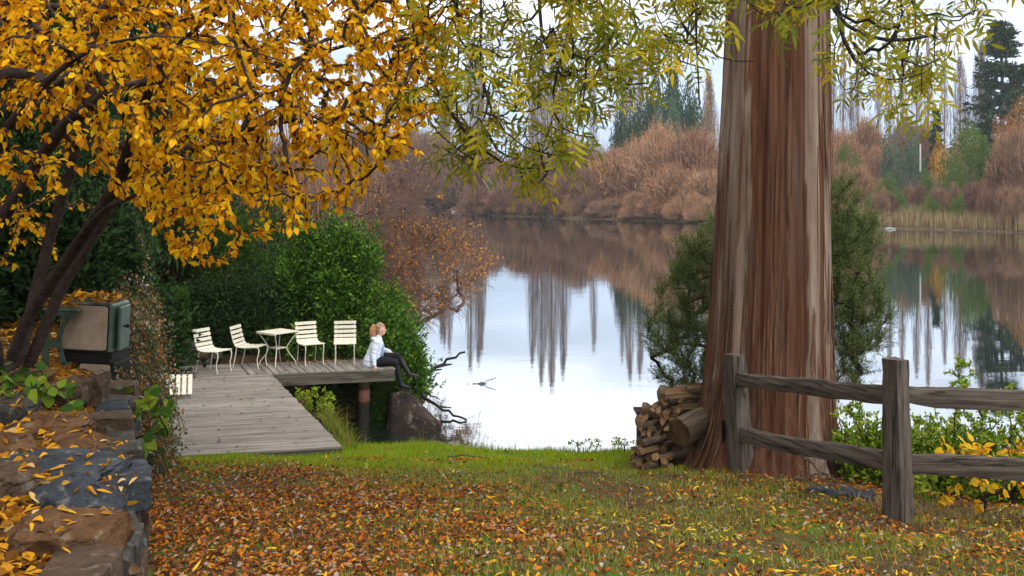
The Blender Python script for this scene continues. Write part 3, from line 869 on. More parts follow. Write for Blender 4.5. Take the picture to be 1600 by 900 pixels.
M_brown = rock_mat('brown_stone', (.05, .032, .022), (.11, .07, .045), (.18, .125, .085), 6)
rk = np.random.default_rng(17)
wall = thing('dry_stone_wall', 'low dry stone retaining wall of grey and tan stones strewn with yellow leaves', 'stone wall', (-2.3, 6, 2.0))
WL = np.array(wall.location)
def stone(parent, p, size, yaw, mat, off=None, tilt=(0, 0), rough=.16, sub=3, boxy=True):
    o = build('stone', [rock(rk, *size, rough=rough, sub=sub, boxy=boxy)], mat, parent, True, loc=tuple(np.array(p) - (WL if off is None else off)), rot=(tilt[0], tilt[1], yaw)); o.data.set_sharp_from_angle(angle=.6)
    return o
caps = [  # column, row, distance, size, yaw deg, material
    (108, 868, 4.55, (.66, .46, .30), 8, M_tan, (0, .06)), (122, 800, 5.25, (.66, .42, .32), -14, M_blue, (.1, .22)),
    (98, 748, 5.95, (.84, .54, .24), 4, M_blue, (.06, .02)), (130, 704, 6.6, (.52, .40, .18), 18, M_tan, (.1, .1)),
    (82, 668, 7.05, (.62, .50, .20), 8, M_tan, (.12, .05)), (146, 628, 8.3, (.24, .30, .44), 10, M_brown, (0, .05)),
    (112, 612, 8.0, (.34, .3, .22), 0, M_brown, (0, 0)), (176, 683, 7.9, (.22, .26, .2), 12, M_blue, (0, 0)), (198, 682, 7.8, (.14, .22, .2), 12, M_grey, (0, 0)),
    (50, 596, 8.9, (.5, .4, .2), 0, M_tan, (0, 0)), (15, 640, 7.3, (.5, .5, .2), 30, M_grey, (0, 0)), (30, 760, 5.4, (.4, .5, .25), 30, M_brown, (0, 0)),
    (168, 785, 5.75, (.3, .3, .22), 0, M_grey, (0, 0)), (20, 700, 6.3, (.4, .4, .22), 20, M_tan, (0, 0))]
for n_, (cpx, cpy, D, sz, yw, m, tl) in enumerate(caps):
    stone(wall, P(cpx, cpy, D), (sz[0] * .94, sz[1] * .98, sz[2] * (1.35 if n_ < 2 else 1.15)), math.radians(yw), m, tilt=tl, rough=.34, sub=4 if D < 7.2 else 3, boxy=n_ in (2, 5, 7))
y = 3.4
while y < 9.9:
    g = float(gz(xw(y) + .35, y)); top = np.interp(y, [3, 5, 8, 10], [2.72, 2.62, 2.55, 2.35])
    z = g - .05
    tang = math.atan2(1, (xw(y + .3) - xw(y - .3)) / .6)
    L = rk.uniform(.34, .52)
    while z < top:
        h = rk.uniform(.17, .28)
        stone(wall, (float(xw(y)) - .15 + rk.uniform(-.04, .04), y + rk.uniform(-.06, .06), z + h / 2), (L * 1.05, .34, h * 1.12), tang, [M_grey, M_grey, M_blue, M_brown][rk.integers(4)], rough=.18)
        z += h * .93
    y += L * .92
# low wall behind the deck
bw = thing('low_stone_wall', 'mossy low stone wall at the back corner of the deck under the clipped hedge', 'stone wall', (-7, 19.5, 1.0))
BO = np.array(bw.location)
for row, (yy, n) in enumerate(((566, 6), (553, 6), (541, 5))):
    for q in range(n):
        x = 226 + row * 6 + q * (19 + row) + rk.uniform(-2, 2)
        stone(bw, P(x, yy, 18.6 + q * .22 + row * .08), (.30 + rk.uniform(-.04, .06), .34, .20), rk.uniform(-.2, .2), [M_grey, M_brown, M_grey][rk.integers(3)], off=BO)
# boulders at the water's edge
def boulder(name, lab, px_, py_, D, size, mat, yaw=0, tilt=(0, 0)):
    o = build(name, [rock(rk, *size, rough=.14, sub=4, cuts=12)], mat, None, True, loc=tuple(P(px_, py_, D)), rot=(tilt[0], tilt[1], yaw)); return tag(o, lab, 'boulder')
M_wet = rock_mat('wet_brown_rock', (.012, .009, .008), (.032, .022, .018), (.07, .046, .036), 3)
BP = np.array([P(x, y_, D) for x, y_, D in ((604, 640, 18.9), (611, 614, 18.8), (630, 609, 18.8), (646, 618, 18.75), (664, 637, 18.7), (690, 661, 18.5), (688, 676, 18.4), (650, 684, 18.1), (612, 690, 18.2), (600, 690, 18.6),
    (612, 640, 18.4), (640, 645, 18.3), (668, 660, 18.2), (612, 618, 19.6), (640, 618, 19.7), (672, 650, 19.6), (604, 690, 19.8), (680, 690, 19.6))])
o = build('shore_boulder', [rock(rk, 1, 1, 1, rough=.10, sub=4, pts=BP - BP.mean(0))], M_wet, None, True, loc=tuple(BP.mean(0)))
tag(o, 'dark brown sloping boulder at the water edge under the dangling boots', 'boulder')
boulder('shore_rock', 'flat dark rock lying at the waterline beside the brown boulder', 658, 668, 18.5, (.75, .5, .32), M_wet, -.2, (0, .1))
# slate pieces and fallen sticks at the foot of the trunk
for k, (x, y_, w, h) in enumerate(((1273, 759, .26, .05), (1312, 771, .34, .07), (1335, 769, .2, .08), (1352, 772, .22, .13), (1325, 757, .2, .07), (1360, 766, .18, .15), (1297, 768, .2, .05))):
    D = 9.15 - .1 * (y_ - 765) / 8; p = P(x, y_, D); p[2] = float(gz(p[0], p[1])) + .05
    o = build('slate_piece', [rock(rk, w * .62, .13, h * .7, rough=.2, sub=2, cuts=8)], M_blue, None, False, loc=tuple(p), rot=(rk.uniform(-.2, .35), rk.uniform(-.25, .25), rk.uniform(-.6, .6)))
    tag(o, 'broken blue-grey slate lying on bare soil between trunk and fence post', 'slate', 'slate pieces at the foot of the trunk')
M_stick = bark_mat('dead_wood', (.05, .035, .028), (.15, .11, .09), (20, 20, 20))
M_wetstick = plain_mat('wet_black_branch', (.012, .010, .009), .6, .3)
def stick(name, pts, r, lab, mat, cat='branch', group=None, forks=()):
    pts = np.array(pts); n = 10
    s = np.linspace(0, 1, n); k = np.linspace(0, 1, len(pts))
    c = np.stack([np.interp(s, k, pts[:, a]) for a in range(3)], -1); c[1:-1] += rk.normal(0, r * .7, (n - 2, 3))
    parts = tube(c, np.linspace(r, r * .45, n), 6)
    for f0, e in forks:
        a = c[int(f0 * (n - 1))]; parts += tube([a, (a + np.array(e)) / 2 + rk.normal(0, r, 3), e], [r * .7, r * .55, r * .3], 5)
    o = build(name, parts, mat, None, True); return tag(o, lab, cat, group)
for k, (x0, y0, x1, y1) in enumerate(((1240, 750, 1284, 742), (1278, 769, 1312, 758), (1284, 742, 1306, 752), (1255, 712, 1283, 742))):
    a, b = P(x0, y0, 9.5), P(x1, y1, 9.4); a[2] = max(a[2], float(gz(a[0], a[1])) + .02); b[2] = max(b[2], float(gz(b[0], b[1])) + .02)
    stick('fallen_stick', [a, (a + b) / 2 + [0, 0, .02], b], .016, 'thin dead stick lying on the soil below the lower fence rail', M_stick, 'stick', 'sticks at the foot of the trunk')
for x0, y0, x1, y1 in ((895, 742, 950, 748), (700, 716, 760, 719), (1040, 746, 1085, 750), (470, 745, 520, 748)):
    D = 10.6; a, b = P(x0, y0, D), P(x1, y1, D - .15)
    for q in (a, b):
        s_ = np.linspace(6, 14, 300); zc_ = CZ + (q[2] - CZ) / q[1] * s_; xs_ = q[0] / q[1] * s_
        k_ = int(np.argmin(np.abs(gz(xs_, s_) - zc_))); q[:] = [xs_[k_], s_[k_], gz(xs_[k_], s_[k_]) + .02]
    stick('fallen_stick', [a, (a + b) / 2 + [0, 0, .03], b], .012, 'thin dead stick lying on the leaf-strewn grass', M_stick, 'stick', 'sticks lying on the grass')
stick('drowned_branch', [P(640, 612, 20.9), P(672, 582, 20.8), P(700, 562, 20.8), P(727, 550, 20.8)], .05, 'thick dark dead branch rising from the water beside the boulder', M_wetstick, forks=[(.45, P(706, 569, 20.9)), (.3, P(690, 577, 20.7))])
stick('drowned_branch', [P(650, 616, 20.6), P(668, 597, 20.6), P(687, 583, 20.6)], .026, 'short dark dead branch just under the thick rising branch', M_wetstick)
stick('drowned_branch', [P(648, 600, 20.2), P(672, 626, 19.8), P(700, 643, 19.5), P(729, 656, 19.15)], .042, 'dark dead branch sloping down into the bright water past the boulder', M_wetstick, forks=[(.35, P(705, 637, 19.7))])
stick('drowned_branch', [P(660, 610, 20.2), P(676, 620, 20.1), P(687, 624, 20.0)], .022, 'stubby dark twig between the two larger drowned branches', M_wetstick)
zf = 4.5 * FPX / (600 - HOR)
stick('floating_fork', [P(731, 600, zf), P(745, 599.5, zf), P(757, 597, zf), P(775, 590, zf)], .018, 'black forked twig floating alone on the bright water', M_wetstick, forks=[(.45, P(775, 606, zf))])
# ------------------------------------------------------------------ old stove on the terrace
M_green = plain_mat('chipped_green_enamel', (.065, .105, .085), .4, .45, wear=(.03, .05, .038), wscale=9)
M_beige = plain_mat('dull_beige_enamel', (.33, .265, .205), .5, .4, wear=(.22, .165, .12), wscale=7)
M_soot = plain_mat('sooty_iron', (.010, .010, .010), .7, .2)
p = P(143, 588, 10.7)
stove = thing('old_stove', 'old green enamel stove with beige doors abandoned behind the stone wall', 'stove', (p[0], p[1], p[2]), (0, math.radians(2.5), math.radians(-3)))
stove.scale = (.94, .94, .96)
def rounded_plate(w, h, th, r, n=5):
    pts = []
    for cx, cz, a0 in ((w / 2 - r, h / 2 - r, 0), (-w / 2 + r, h / 2 - r, 90), (-w / 2 + r, -h / 2 + r, 180), (w / 2 - r, -h / 2 + r, 270)):
        for k in range(n):
            a = math.radians(a0 + 90 * k / (n - 1)); pts.append((cx + r * math.cos(a), cz + r * math.sin(a)))
    m = len(pts)
    V = np.array([[x, 0, z] for x, z in pts] + [[x, th * .7, z] for x, z in pts] + [[x * .985, -.0, z * .985] for x, z in pts])
    V[:m, 1] = -th; V[m:2 * m, 1] = th * .2; 
    F = [[k, (k + 1) % m, m + (k + 1) % m, m + k] for k in range(m)]
    return [(V[:2 * m], np.array(F)), (V[:m], np.arange(m)[None, ::-1]), (V[m:2 * m], np.arange(m)[None])]
def part(name, parts, mat, loc, rot=(0, 0, 0), sm=False, parent=stove):
    return build(name, parts, mat, parent, sm, loc=loc, rot=rot)
me = bevel_box(.62, .46, .56, .03, 3); ov = link('oven_body', me, M_green, stove, loc=(.02, 0, .60))
part('oven_door_panel', rounded_plate(.56, .50, .012, .035), M_beige, (-.02, -.236, 0), parent=ov)
part('oven_seal', rounded_plate(.585, .525, .006, .04), M_soot, (-.02, -.231, 0), parent=ov)
me = bevel_box(.035, .34, .50, .012, 2); d_ = link('side_door', me, M_green, stove, loc=(.365, .0, .59), rot=(0, 0, .12))
build('door_knob', tube([[.03, -.1, .03], [.06, -.1, .03], [.065, -.1, .03], [.095, -.1, .03]], [.012, .012, .024, .018], 10), M_soot, d_, True)
me = bevel_box(.58, .44, .14, .01, 1); link('fire_gap', me, M_soot, stove, loc=(.04, .02, .262))
me = bevel_box(.44, .42, .30, .02, 2); lo_ = link('lower_oven', me, M_soot, stove, loc=(.14, .03, .05))
part('lower_door_panel', rounded_plate(.36, .24, .012, .03), M_beige, (-.01, -.22, .01), parent=lo_)
me = bevel_box(.42, .46, .028, .008, 1); link('side_shelf', me, M_green, stove, loc=(-.22, -.14, .80))
# cast bracket under the shelf: an upright and a curved leg joined by a web
br = []
arc = [(-.06, .78), (-.14, .71), (-.20, .60), (-.225, .48), (-.21, .34), (-.16, .20), (-.08, .06), (.0, -.03)]
for (xa, za), (xb, zb) in zip(arc[:-1], arc[1:]):
    L = math.hypot(xb - xa, zb - za); a = math.atan2(zb - za, xb - xa); w = .055
    R = np.array([[math.cos(a), 0, -math.sin(a)], [0, 1, 0], [math.sin(a), 0, math.cos(a)]])
    br.append(boxvf((xa + xb) / 2, -.35, (za + zb) / 2, L + .03, .022, w, R))
br += [boxvf(-.375, -.351, .40, .07, .024, .76), boxvf(-.29, -.352, .765, .20, .02, .05), boxvf(-.29, -.3525, .42, .12, .02, .09), boxvf(-.13, -.349, .745, .12, .021, .09)]
part('shelf_bracket', br, M_green, (0, 0, 0))
part('hind_leg', [boxvf(-.36, .02, .40, .05, .03, .76), boxvf(-.1, .05, .2, .3, .03, .05)], M_green, (0, 0, 0))
for sx in (-.05, .33):
    part('foot', [boxvf(sx, .1, -.15, .05, .05, .14)], M_soot, (0, 0, 0))

# ------------------------------------------------------------------ the seated person
def lathe_chain(pts, rad, sides=14):
    """a tapered limb with rounded ends; rad entries may be (across, along) pairs"""
    pts = np.array(pts, float); r = np.array([(q, q) if np.isscalar(q) else q for q in rad], float)
    t0 = unit(pts[1] - pts[0]); t1 = unit(pts[-1] - pts[-2])
    P_ = [pts[0] - t0 * r[0].min() * .9, pts[0] - t0 * r[0].min() * .6] + list(pts) + [pts[-1] + t1 * r[-1].min() * .6, pts[-1] + t1 * r[-1].min() * .9]
    R_ = [r[0] * .35, r[0] * .8] + list(r) + [r[-1] * .8, r[-1] * .35]
    P_ = np.array(P_); R_ = np.array(R_); t = unit(np.gradient(P_, axis=0))
    ref = np.array([0, 1.0, 0]); a = ref - t * (t @ ref)[:, None]
    bad = np.linalg.norm(a, axis=1) < .2
    a[bad] = np.cross(t[bad], [0, 0, 1.0]); a = unit(a); b = np.cross(t, a)
    an = np.arange(sides) * 2 * math.pi / sides
    V = P_[:, None] + R_[:, None, :1] * np.cos(an)[None, :, None] * a[:, None] + R_[:, None, 1:] * np.sin(an)[None, :, None] * b[:, None]
    n = len(P_); i = np.arange(n - 1)[:, None] * sides; j = np.arange(sides)[None]; j2 = (j + 1) % sides
    F = np.stack([i + j, i + j2, i + sides + j2, i + sides + j], -1).reshape(-1, 4); V = V.reshape(-1, 3)
    return [(V, F), (V[:sides], np.arange(sides)[None, ::-1]), (V[-sides:], np.arange(sides)[None])]
def fused(name, parts, mat, parent, voxel=.01, it=4, fold=0.0):
    """one continuous skin over overlapping limbs"""
    o = build(name, parts, mat, None)
    m = o.modifiers.new('r', 'REMESH'); m.mode = 'VOXEL'; m.voxel_size = voxel
    s = o.modifiers.new('s', 'SMOOTH'); s.iterations = it; s.factor = .5
    dg = bpy.context.evaluated_depsgraph_get(); dg.update()
    me = bpy.data.meshes.new_from_object(o.evaluated_get(dg)); o.modifiers.clear(); o.data = me
    me.polygons.foreach_set('use_smooth', np.full(len(me.polygons), True))
    if fold:
        co = np.empty(len(me.vertices) * 3, np.float32); me.vertices.foreach_get('co', co); co = co.reshape(-1, 3); nr_ = np.array([v.normal[:] for v in me.vertices])
        d_ = np.array([mnoise.noise(Vector((c[0] * 9, c[1] * 9, c[2] * 22 + 5 * c[0]))) + .5 * mnoise.noise(Vector((c[0] * 26, c[1] * 26, c[2] * 40))) for c in co])
        me.vertices.foreach_set('co', (co + nr_ * (d_ * fold)[:, None]).astype(np.float32).ravel()); me.update()
    if not me.materials: me.materials.append(mat)
    o.parent = parent
    return o
t = NT('skin'); M_skin = t.done(t.bsdf((.60, .33, .25), .55, .3, Subsurface_Weight=.0))
M_jacket = plain_mat('pale_blue_jacket', (.52, .58, .70), .75, .15, wear=(.60, .66, .76), wscale=10)
M_jeans = plain_mat('black_trousers', (.012, .012, .016), .8, .15)
M_boot = plain_mat('black_leather_boot', (.010, .010, .013), .42, .3)
M_shirt = plain_mat('blue_shirt', (.22, .32, .50), .8, .1)
t = NT('strawberry_hair'); v = t.mapping(t.obj(), (60, 60, 7)); n = t.noise(v, 1, 4, .7)
M_hair = t.done(t.bsdf(t.ramp(n, [(.3, (.20, .085, .035)), (.55, (.40, .20, .09)), (.75, (.55, .32, .17))]), .5, .35, t.bump(n, .8, .01)))
t = NT('fair_hair'); v = t.mapping(t.obj(), (50, 60, 20)); n = t.noise(v, 1, 4, .7)
M_hair2 = t.done(t.bsdf(t.ramp(n, [(.3, (.16, .09, .05)), (.6, (.34, .22, .13))]), .5, .35))
SP = P(584, 575, 18.83)
her = thing('person', 'person in a pale blue jacket and black boots sitting on the jetty end', 'person', (SP[0], SP[1], DZ + .004), (0, 0, math.radians(6)))
# local frame: +x ahead, -y toward the lawn, z up from the boards
hipR, hipL = [.05, -.10, .10], [.05, .10, .10]
kneeR, kneeL = [.42, -.09, .085], [.46, .05, .185]
ankR, ankL = [.515, -.07, -.315], [.655, -.01, -.125]
shR, shL = [.065, -.175, .49], [.085, .175, .49]
elR, wrR = [.0, -.235, .255], [.022, -.285, .055]
elL, wrL = [.16, .22, .28], [.32, .12, .235]
head = np.array([.135, 0, .715])
body = []
body += lathe_chain([[.03, 0, .09], [.035, 0, .2], [.055, 0, .32], [.075, 0, .43], [.085, 0, .50]], [(.165, .115), (.14, .10), (.13, .095), (.14, .09), (.085, .055)])
body += lathe_chain([[.09, 0, .50], [.105, 0, .57], [.12, 0, .63]], [.055, .048, .05])
body += lathe_chain([head + [-.015, 0, -.055], head + [-.005, 0, .0], head + [-.012, 0, .055]], [(.066, .085), (.075, .095), (.066, .085)], 18)
body += lathe_chain([head + [.045, 0, -.085], head + [.03, 0, -.03]], [(.035, .035), (.05, .05)])
body += lathe_chain([head + [.085, 0, .0], head + [.104, 0, -.028]], [.011, .016])                # nose
body += lathe_chain([head + [.086, -.014, -.064], head + [.086, .014, -.064]], [.011, .011])      # lips
body += lathe_chain([head + [.078, -.03, .022], head + [.078, .03, .022]], [.013, .013])          # brow
for s in (-1, 1): body += lathe_chain([head + [-.002, s * .074, .012], head + [-.012, s * .078, -.03]], [(.007, .02), (.006, .014)])
for h, k, a, f in ((hipR, kneeR, ankR, (.215, 0, -.05)), (hipL, kneeL, ankL, (.20, -.01, -.03))):
    body += lathe_chain([h, (np.array(h) + k) / 2 + [0, 0, .012], k], [.088, .078, .058])
    body += lathe_chain([k, np.array(k) * .65 + np.array(a) * .35 + [-.012, 0, 0], a], [.055, .053, .037])
for s, e, w in ((shR, elR, wrR), (shL, elL, wrL)):
    body += lathe_chain([s, (np.array(s) + e) / 2, e], [.052, .045, .038]); body += lathe_chain([e, w], [.037, .026])
# right hand closed over the edge board, thumb along the top
hR = np.array(wrR)
body += lathe_chain([hR, hR + [.012, -.012, -.045]], [(.026, .018), (.036, .017)])
for q, (dx, L) in enumerate(((-.028, .055), (-.010, .065), (.010, .062), (.028, .050))):
    a = hR + [.012 + dx, -.018, -.055]
    body += lathe_chain([a, a + [0, -.016, -.5 * L], a + [.002, -.008, -L], a + [.002, .006, -L - .018]], [.0095, .009, .0085, .0075], 8)
a = hR + [.045, -.004, -.03]; body += lathe_chain([hR + [.02, -.005, -.02], a, a + [.026, -.004, -.022]], [.0105, .010, .0085], 8)
# left hand resting on the thigh
hL = np.array(wrL); body += lathe_chain([hL, hL + [.05, -.02, -.006]], [(.03, .017), (.036, .016)])
for q, L in ((-.03, .05), (-.01, .062), (.01, .066), (.03, .055)):
    a = hL + [.075, -.03 + q, -.004]; body += lathe_chain([a, a + [L * .55, -.008, .0], a + [L, -.012, -.016]], [.0095, .009, .008], 8)
a = hL + [.03, -.055, -.004]; body += lathe_chain([hL + [.01, -.02, 0], a, a + [.03, -.012, -.01]], [.011, .010, .0085], 8)
fused('body', body, M_skin, her, .0078, 2)
M_eye = plain_mat('dark_eye', (.02, .015, .012), .2, .5)
for s in (-1, 1):
    build('eye', lathe_chain([head + [.077, s * .032, .002], head + [.079, s * .032, .002]], [(.011, .006), (.010, .005)], 10), M_eye, her, True)
tro = []
for h, k, a in ((hipR, kneeR, ankR), (hipL, kneeL, ankL)):
    tro += lathe_chain([h, (np.array(h) + k) / 2 + [0, 0, .012], k], [.100, .088, .068])
    tro += lathe_chain([k, np.array(k) * .6 + np.array(a) * .4], [.065, .06])
tro += lathe_chain([[.0, 0, .105], [.03, 0, .2]], [(.18, .12), (.15, .11)])
fused('trousers', tro, M_jeans, her, .010, 3, .008)
for k, a, tw in ((kneeR, ankR, -.03), (kneeL, ankL, .0)):
    k, a = np.array(k), np.array(a); d = unit(a - k)
    fw = unit(np.array([1.0, -.05 + tw, -.28]) - d * (np.array([1.0, 0, -.28]) @ d) * .35)
    b = lathe_chain([k + d * .09, k + d * .2, a], [.062, .060, .047])
    b += lathe_chain([a, a + d * .055], [.047, .045])
    heel = a + d * .065
    b += lathe_chain([heel - fw * .03, heel + fw * .07 + d * .012, heel + fw * .165 + d * .022], [(.038, .040), (.042, .034), (.034, .024)])
    bo = fused('boot', b, M_boot, her, .008, 3)
    sb = lathe_chain([heel - fw * .04 + d * .038, heel + fw * .06 + d * .042, heel + fw * .175 + d * .044], [(.036, .008), (.04, .008), (.034, .007)], 10)
    sb += lathe_chain([heel - fw * .045 + d * .05, heel - fw * .01 + d * .052], [(.032, .014), (.032, .014)], 10)
    build('boot_sole', sb, M_boot, bo, True)
jk = lathe_chain([[-.09, 0, .03], [-.055, 0, .12], [.0, 0, .25], [.05, 0, .38], [.08, 0, .47], [.095, 0, .515]], [(.225, .135), (.215, .14), (.185, .135), (.185, .13), (.165, .115), (.10, .075)])
jk += lathe_chain([[.02, 0, .10], [.07, 0, .3]], [(.20, .115), (.17, .1)])
for s, e, w in ((shR, elR, wrR), (shL, elL, wrL)):
    s, e, w = map(np.array, (s, e, w)); jk += lathe_chain([s + [0, 0, -.01], (s + e) / 2 + [-.008, 0, 0], e], [.076, .068, .058]); jk += lathe_chain([e, (e + w) / 2, w - (w - e) * .12], [.058, .05, .044])
jk += lathe_chain([[.01, -.075, .525], [-.015, 0, .55], [.01, .075, .525]], [.05, .058, .05]); jk += lathe_chain([[.085, 0, .50], [.095, 0, .565]], [(.075, .072), (.066, .064)])         # hood lying on the shoulders
jk += lathe_chain([[.06, -.06, .535], [.13, -.055, .53]], [(.014, .03), (.012, .022)])
fused('jacket', jk, M_jacket, her, .009, 2, .009)
build('shirt', lathe_chain([[.155, -.0, .2], [.175, 0, .32], [.17, 0, .42]], [(.10, .035), (.10, .035), (.07, .03)]), M_shirt, her, True)
hr = lathe_chain([head + [-.04, 0, -.01], head + [-.025, 0, .055], head + [-.01, 0, .075]], [(.082, .085), (.080, .092), (.064, .075)], 18)
hr += lathe_chain([head + [.02, 0, .085], head + [.06, 0, .062]], [(.06, .03), (.055, .022)])
fused('hair', hr, M_hair2, her, .008, 3)
pt = lathe_chain([head + [-.09, 0, .06], head + [-.135, 0, .07], head + [-.165, 0, .0], head + [-.165, -.005, -.09], head + [-.15, -.005, -.16], head + [-.14, -.005, -.2]], [(.03, .03), (.05, .045), (.062, .055), (.066, .055), (.05, .042), (.02, .018)], 16)
pt += lathe_chain([head + [-.12, -.03, .02], head + [-.125, -.035, -.12], head + [-.115, -.03, -.185]], [.035, .035, .014])
pt += lathe_chain([head + [-.185, .015, .02], head + [-.195, .01, -.1], head + [-.175, .01, -.175]], [.03, .032, .012])
pn = fused('ponytail', pt, M_hair, her, .008, 3)
build('hair_tie', lathe_chain([head + [-.085, 0, .058], head + [-.10, 0, .062]], [.036, .036]), M_boot, pn, True)
# ------------------------------------------------------------------ golden tree on the left
M_branch = bark_mat('dark_branch', (.018, .013, .012), (.075, .055, .05), (16, 16, 16))
M_gold = leaf_mat('golden_leaf', [(0, (.32, .11, .004)), (.18, (.64, .28, .005)), (.55, (.84, .44, .007)), (.85, (.88, .56, .012)), (1, (.66, .52, .025))], .45, .45, .3)
ry = np.random.default_rng(101)
bases = [[P(*q) for q in b] for b in (
    [(10, 590, 9.6), (45, 490, 9.4), (110, 400, 9.0), (190, 275, 8.4), (215, 180, 7.8), (260, 90, 7.2), (330, 20, 6.6), (420, -40, 6.2)],
    [(22, 590, 9.8), (62, 430, 9.9), (90, 330, 9.8), (120, 240, 9.6), (140, 120, 9.2), (160, 0, 9), (200, -150, 8.8)],
    [(36, 588, 10), (100, 440, 10), (170, 330, 9.8), (200, 230, 9.4), (300, 160, 9), (420, 105, 8.6), (560, 65, 8.2), (660, 40, 8)],
    [(-40, 600, 9.3), (-60, 350, 7.4), (10, 200, 6), (90, 105, 5.6), (200, 50, 5.2), (330, 60, 5), (440, 95, 5)],
    [(0, 590, 9.4), (-30, 400, 8.4), (30, 300, 7.8), (100, 190, 7.2), (190, 130, 6.8), (330, 120, 6.4), (480, 170, 6.2), (590, 240, 6.2)],
    [(190, 275, 8.4), (280, 240, 8), (370, 205, 7.6), (460, 180, 7.4), (560, 210, 7.2)],
    [(110, 400, 9.0), (150, 330, 8.5), (215, 300, 8.2), (300, 290, 8.0)])]
low = ([-200, 0, 60, 120, 180, 230, 290, 340, 400, 450, 500, 550, 600, 650, 690, 720, 750], [420, 430, 420, 380, 330, 350, 410, 425, 385, 365, 345, 325, 265, 255, 200, 120, 60])
tg = []
while len(tg) < 2100:
    x = ry.uniform(-160, 745); yv = ry.uniform(-120, 440)
    lo = np.interp(x, *low)
    if yv > lo or (x < 170 and yv > 250 and ry.random() < .55): continue
    if x > 560 and ry.random() < (x - 560) / 330: continue
    if x < 210 and yv > 140 and ry.random() < .55: continue
    if yv > lo - 70 and ry.random() < .45: continue
    near = 5.2 if x < 400 else 5.8
    if yv > 230: near = 5.8
    D = ry.uniform(near, 9.3)
    if x < 230 and yv > 300: D = ry.uniform(7.5, 10.5)
    tg.append(P(x, yv, D))
for _ in range(170):
    tg.append(P(ry.uniform(-500, 700), ry.uniform(-700, -120), ry.uniform(4.5, 9.5)))
for _ in range(60):
    tg.append(P(ry.uniform(-700, -160), ry.uniform(-300, 350), ry.uniform(5.5, 10)))
tr0, tw0 = attract(bases, tg, ry, arch=.10, seg=.17, wig=.10, r_tip=.0050, power=.42, r_cap=.062)
gold = thing('golden_tree', 'many-stemmed tree full of golden yellow leaves leaning over the terrace', 'tree', tuple(P(20, 590, 9.7)))
GO = np.array(gold.location)
for c in tr0:
    s_ = np.linspace(0, 1, len(c[0])); build('stem', [(v - GO, f) for v, f in tube(c[0], np.maximum(np.maximum(c[1], .014) * np.interp(s_, [0, .55, 1], [1, .85, .16]), .004), 9)], M_branch, gold, True)
o = build('twigs', [(v - GO, f) for v, f in wood_tubes(tw0, .012)], M_branch, gold, True); o['kind'] = 'stuff'
pos_, R_, s_ = twig_leaves(tw0, ry, (11, 19), .055, last=.95, hang=.75, jitter=.012)
def split_leaves(parent, off, T, pos, R, s, mat, n_single, name, rest, alt=None):
    """the leaves that show largest become objects of their own, the rest one mass"""
    px = 800 + FPX * pos[:, 0] / pos[:, 1]; py = HOR - FPX * (pos[:, 2] - CZ) / pos[:, 1]
    seen = (px > 5) & (px < 1595) & (py > 5) & (py < 895) & (pos[:, 1] > 1)
    size = np.where(seen, s / pos[:, 1], 0)
    order = np.argsort(-size); one = order[:n_single]; many = order[n_single:]
    me = mesh_from([T], name); me.materials.append(mat)
    for k in one:
        o = bpy.data.objects.new(name, me); COL.objects.link(o); o.parent = parent
        M4 = Matrix([[*(R[k][r] * s[k]), pos[k][r] - off[r]] for r in range(3)] + [[0, 0, 0, 1]])
        o.matrix_local = M4
    half = len(many) // 2
    A, B = many[::2], many[1::2]
    pr = [scatter(T, pos[A] - off, R[A], s[A]), scatter(alt or T, pos[B] - off, R[B], s[B])]
    o = build(rest, pr, mat, parent); o['kind'] = 'stuff'
# leaves of their own share one mesh, so their colour varies per object
def single_leaf_mat(name, stops, transl=.4):
    t = NT(name); oi = t.n('ShaderNodeObjectInfo'); c = t.ramp(oi.outputs['Random'], stops)
    p_ = t.bsdf(c, .6, .08); tr = t.n('ShaderNodeBsdfTranslucent'); t.l(c, tr.inputs[0])
    mx = t.n('ShaderNodeMixShader'); mx.inputs[0].default_value = transl; t.l(p_, mx.inputs[1]); t.l(tr.outputs[0], mx.inputs[2])
    return t.done(mx.outputs[0])
def split2(parent, off, T, pos, R, s, stops, transl, n_single, name, rest, alt, mass_mat):
    split_leaves(parent, off, T, pos, R, s, mass_mat, 0, name, rest, alt) if n_single == 0 else None
    if n_single:
        px = 800 + FPX * pos[:, 0] / pos[:, 1]; py = HOR - FPX * (pos[:, 2] - CZ) / pos[:, 1]
        seen = (px > 5) & (px < 1595) & (py > 5) & (py < 895) & (pos[:, 1] > 1)
        order = np.argsort(-np.where(seen, s / np.maximum(pos[:, 1], .5), 0)); one, many = order[:n_single], order[n_single:]
        m1 = single_leaf_mat(name + '_single', stops, transl)
        me = mesh_from([T], name); me.materials.append(m1)
        for k in one:
            o = bpy.data.objects.new(name, me); COL.objects.link(o); o.parent = parent
            o.matrix_local = Matrix([[*(float(v) for v in R[k][r] * s[k]), float(pos[k][r] - off[r])] for r in range(3)] + [[0, 0, 0, 1]])
        A, B = many[::2], many[1::2]
        o = build(rest, [scatter(T, pos[A] - off, R[A], s[A]), scatter(alt, pos[B] - off, R[B], s[B])], mass_mat, parent); o['kind'] = 'stuff'
GOLD = [(0, (.48, .19, .005)), (.3, (.70, .33, .006)), (.75, (.84, .47, .010)), (1, (.86, .55, .016))]
split2(gold, GO, LEAF_OVAL, pos_, R_, s_, GOLD, .42, 260, 'leaf', 'foliage', LEAF_OVAL2, M_gold)

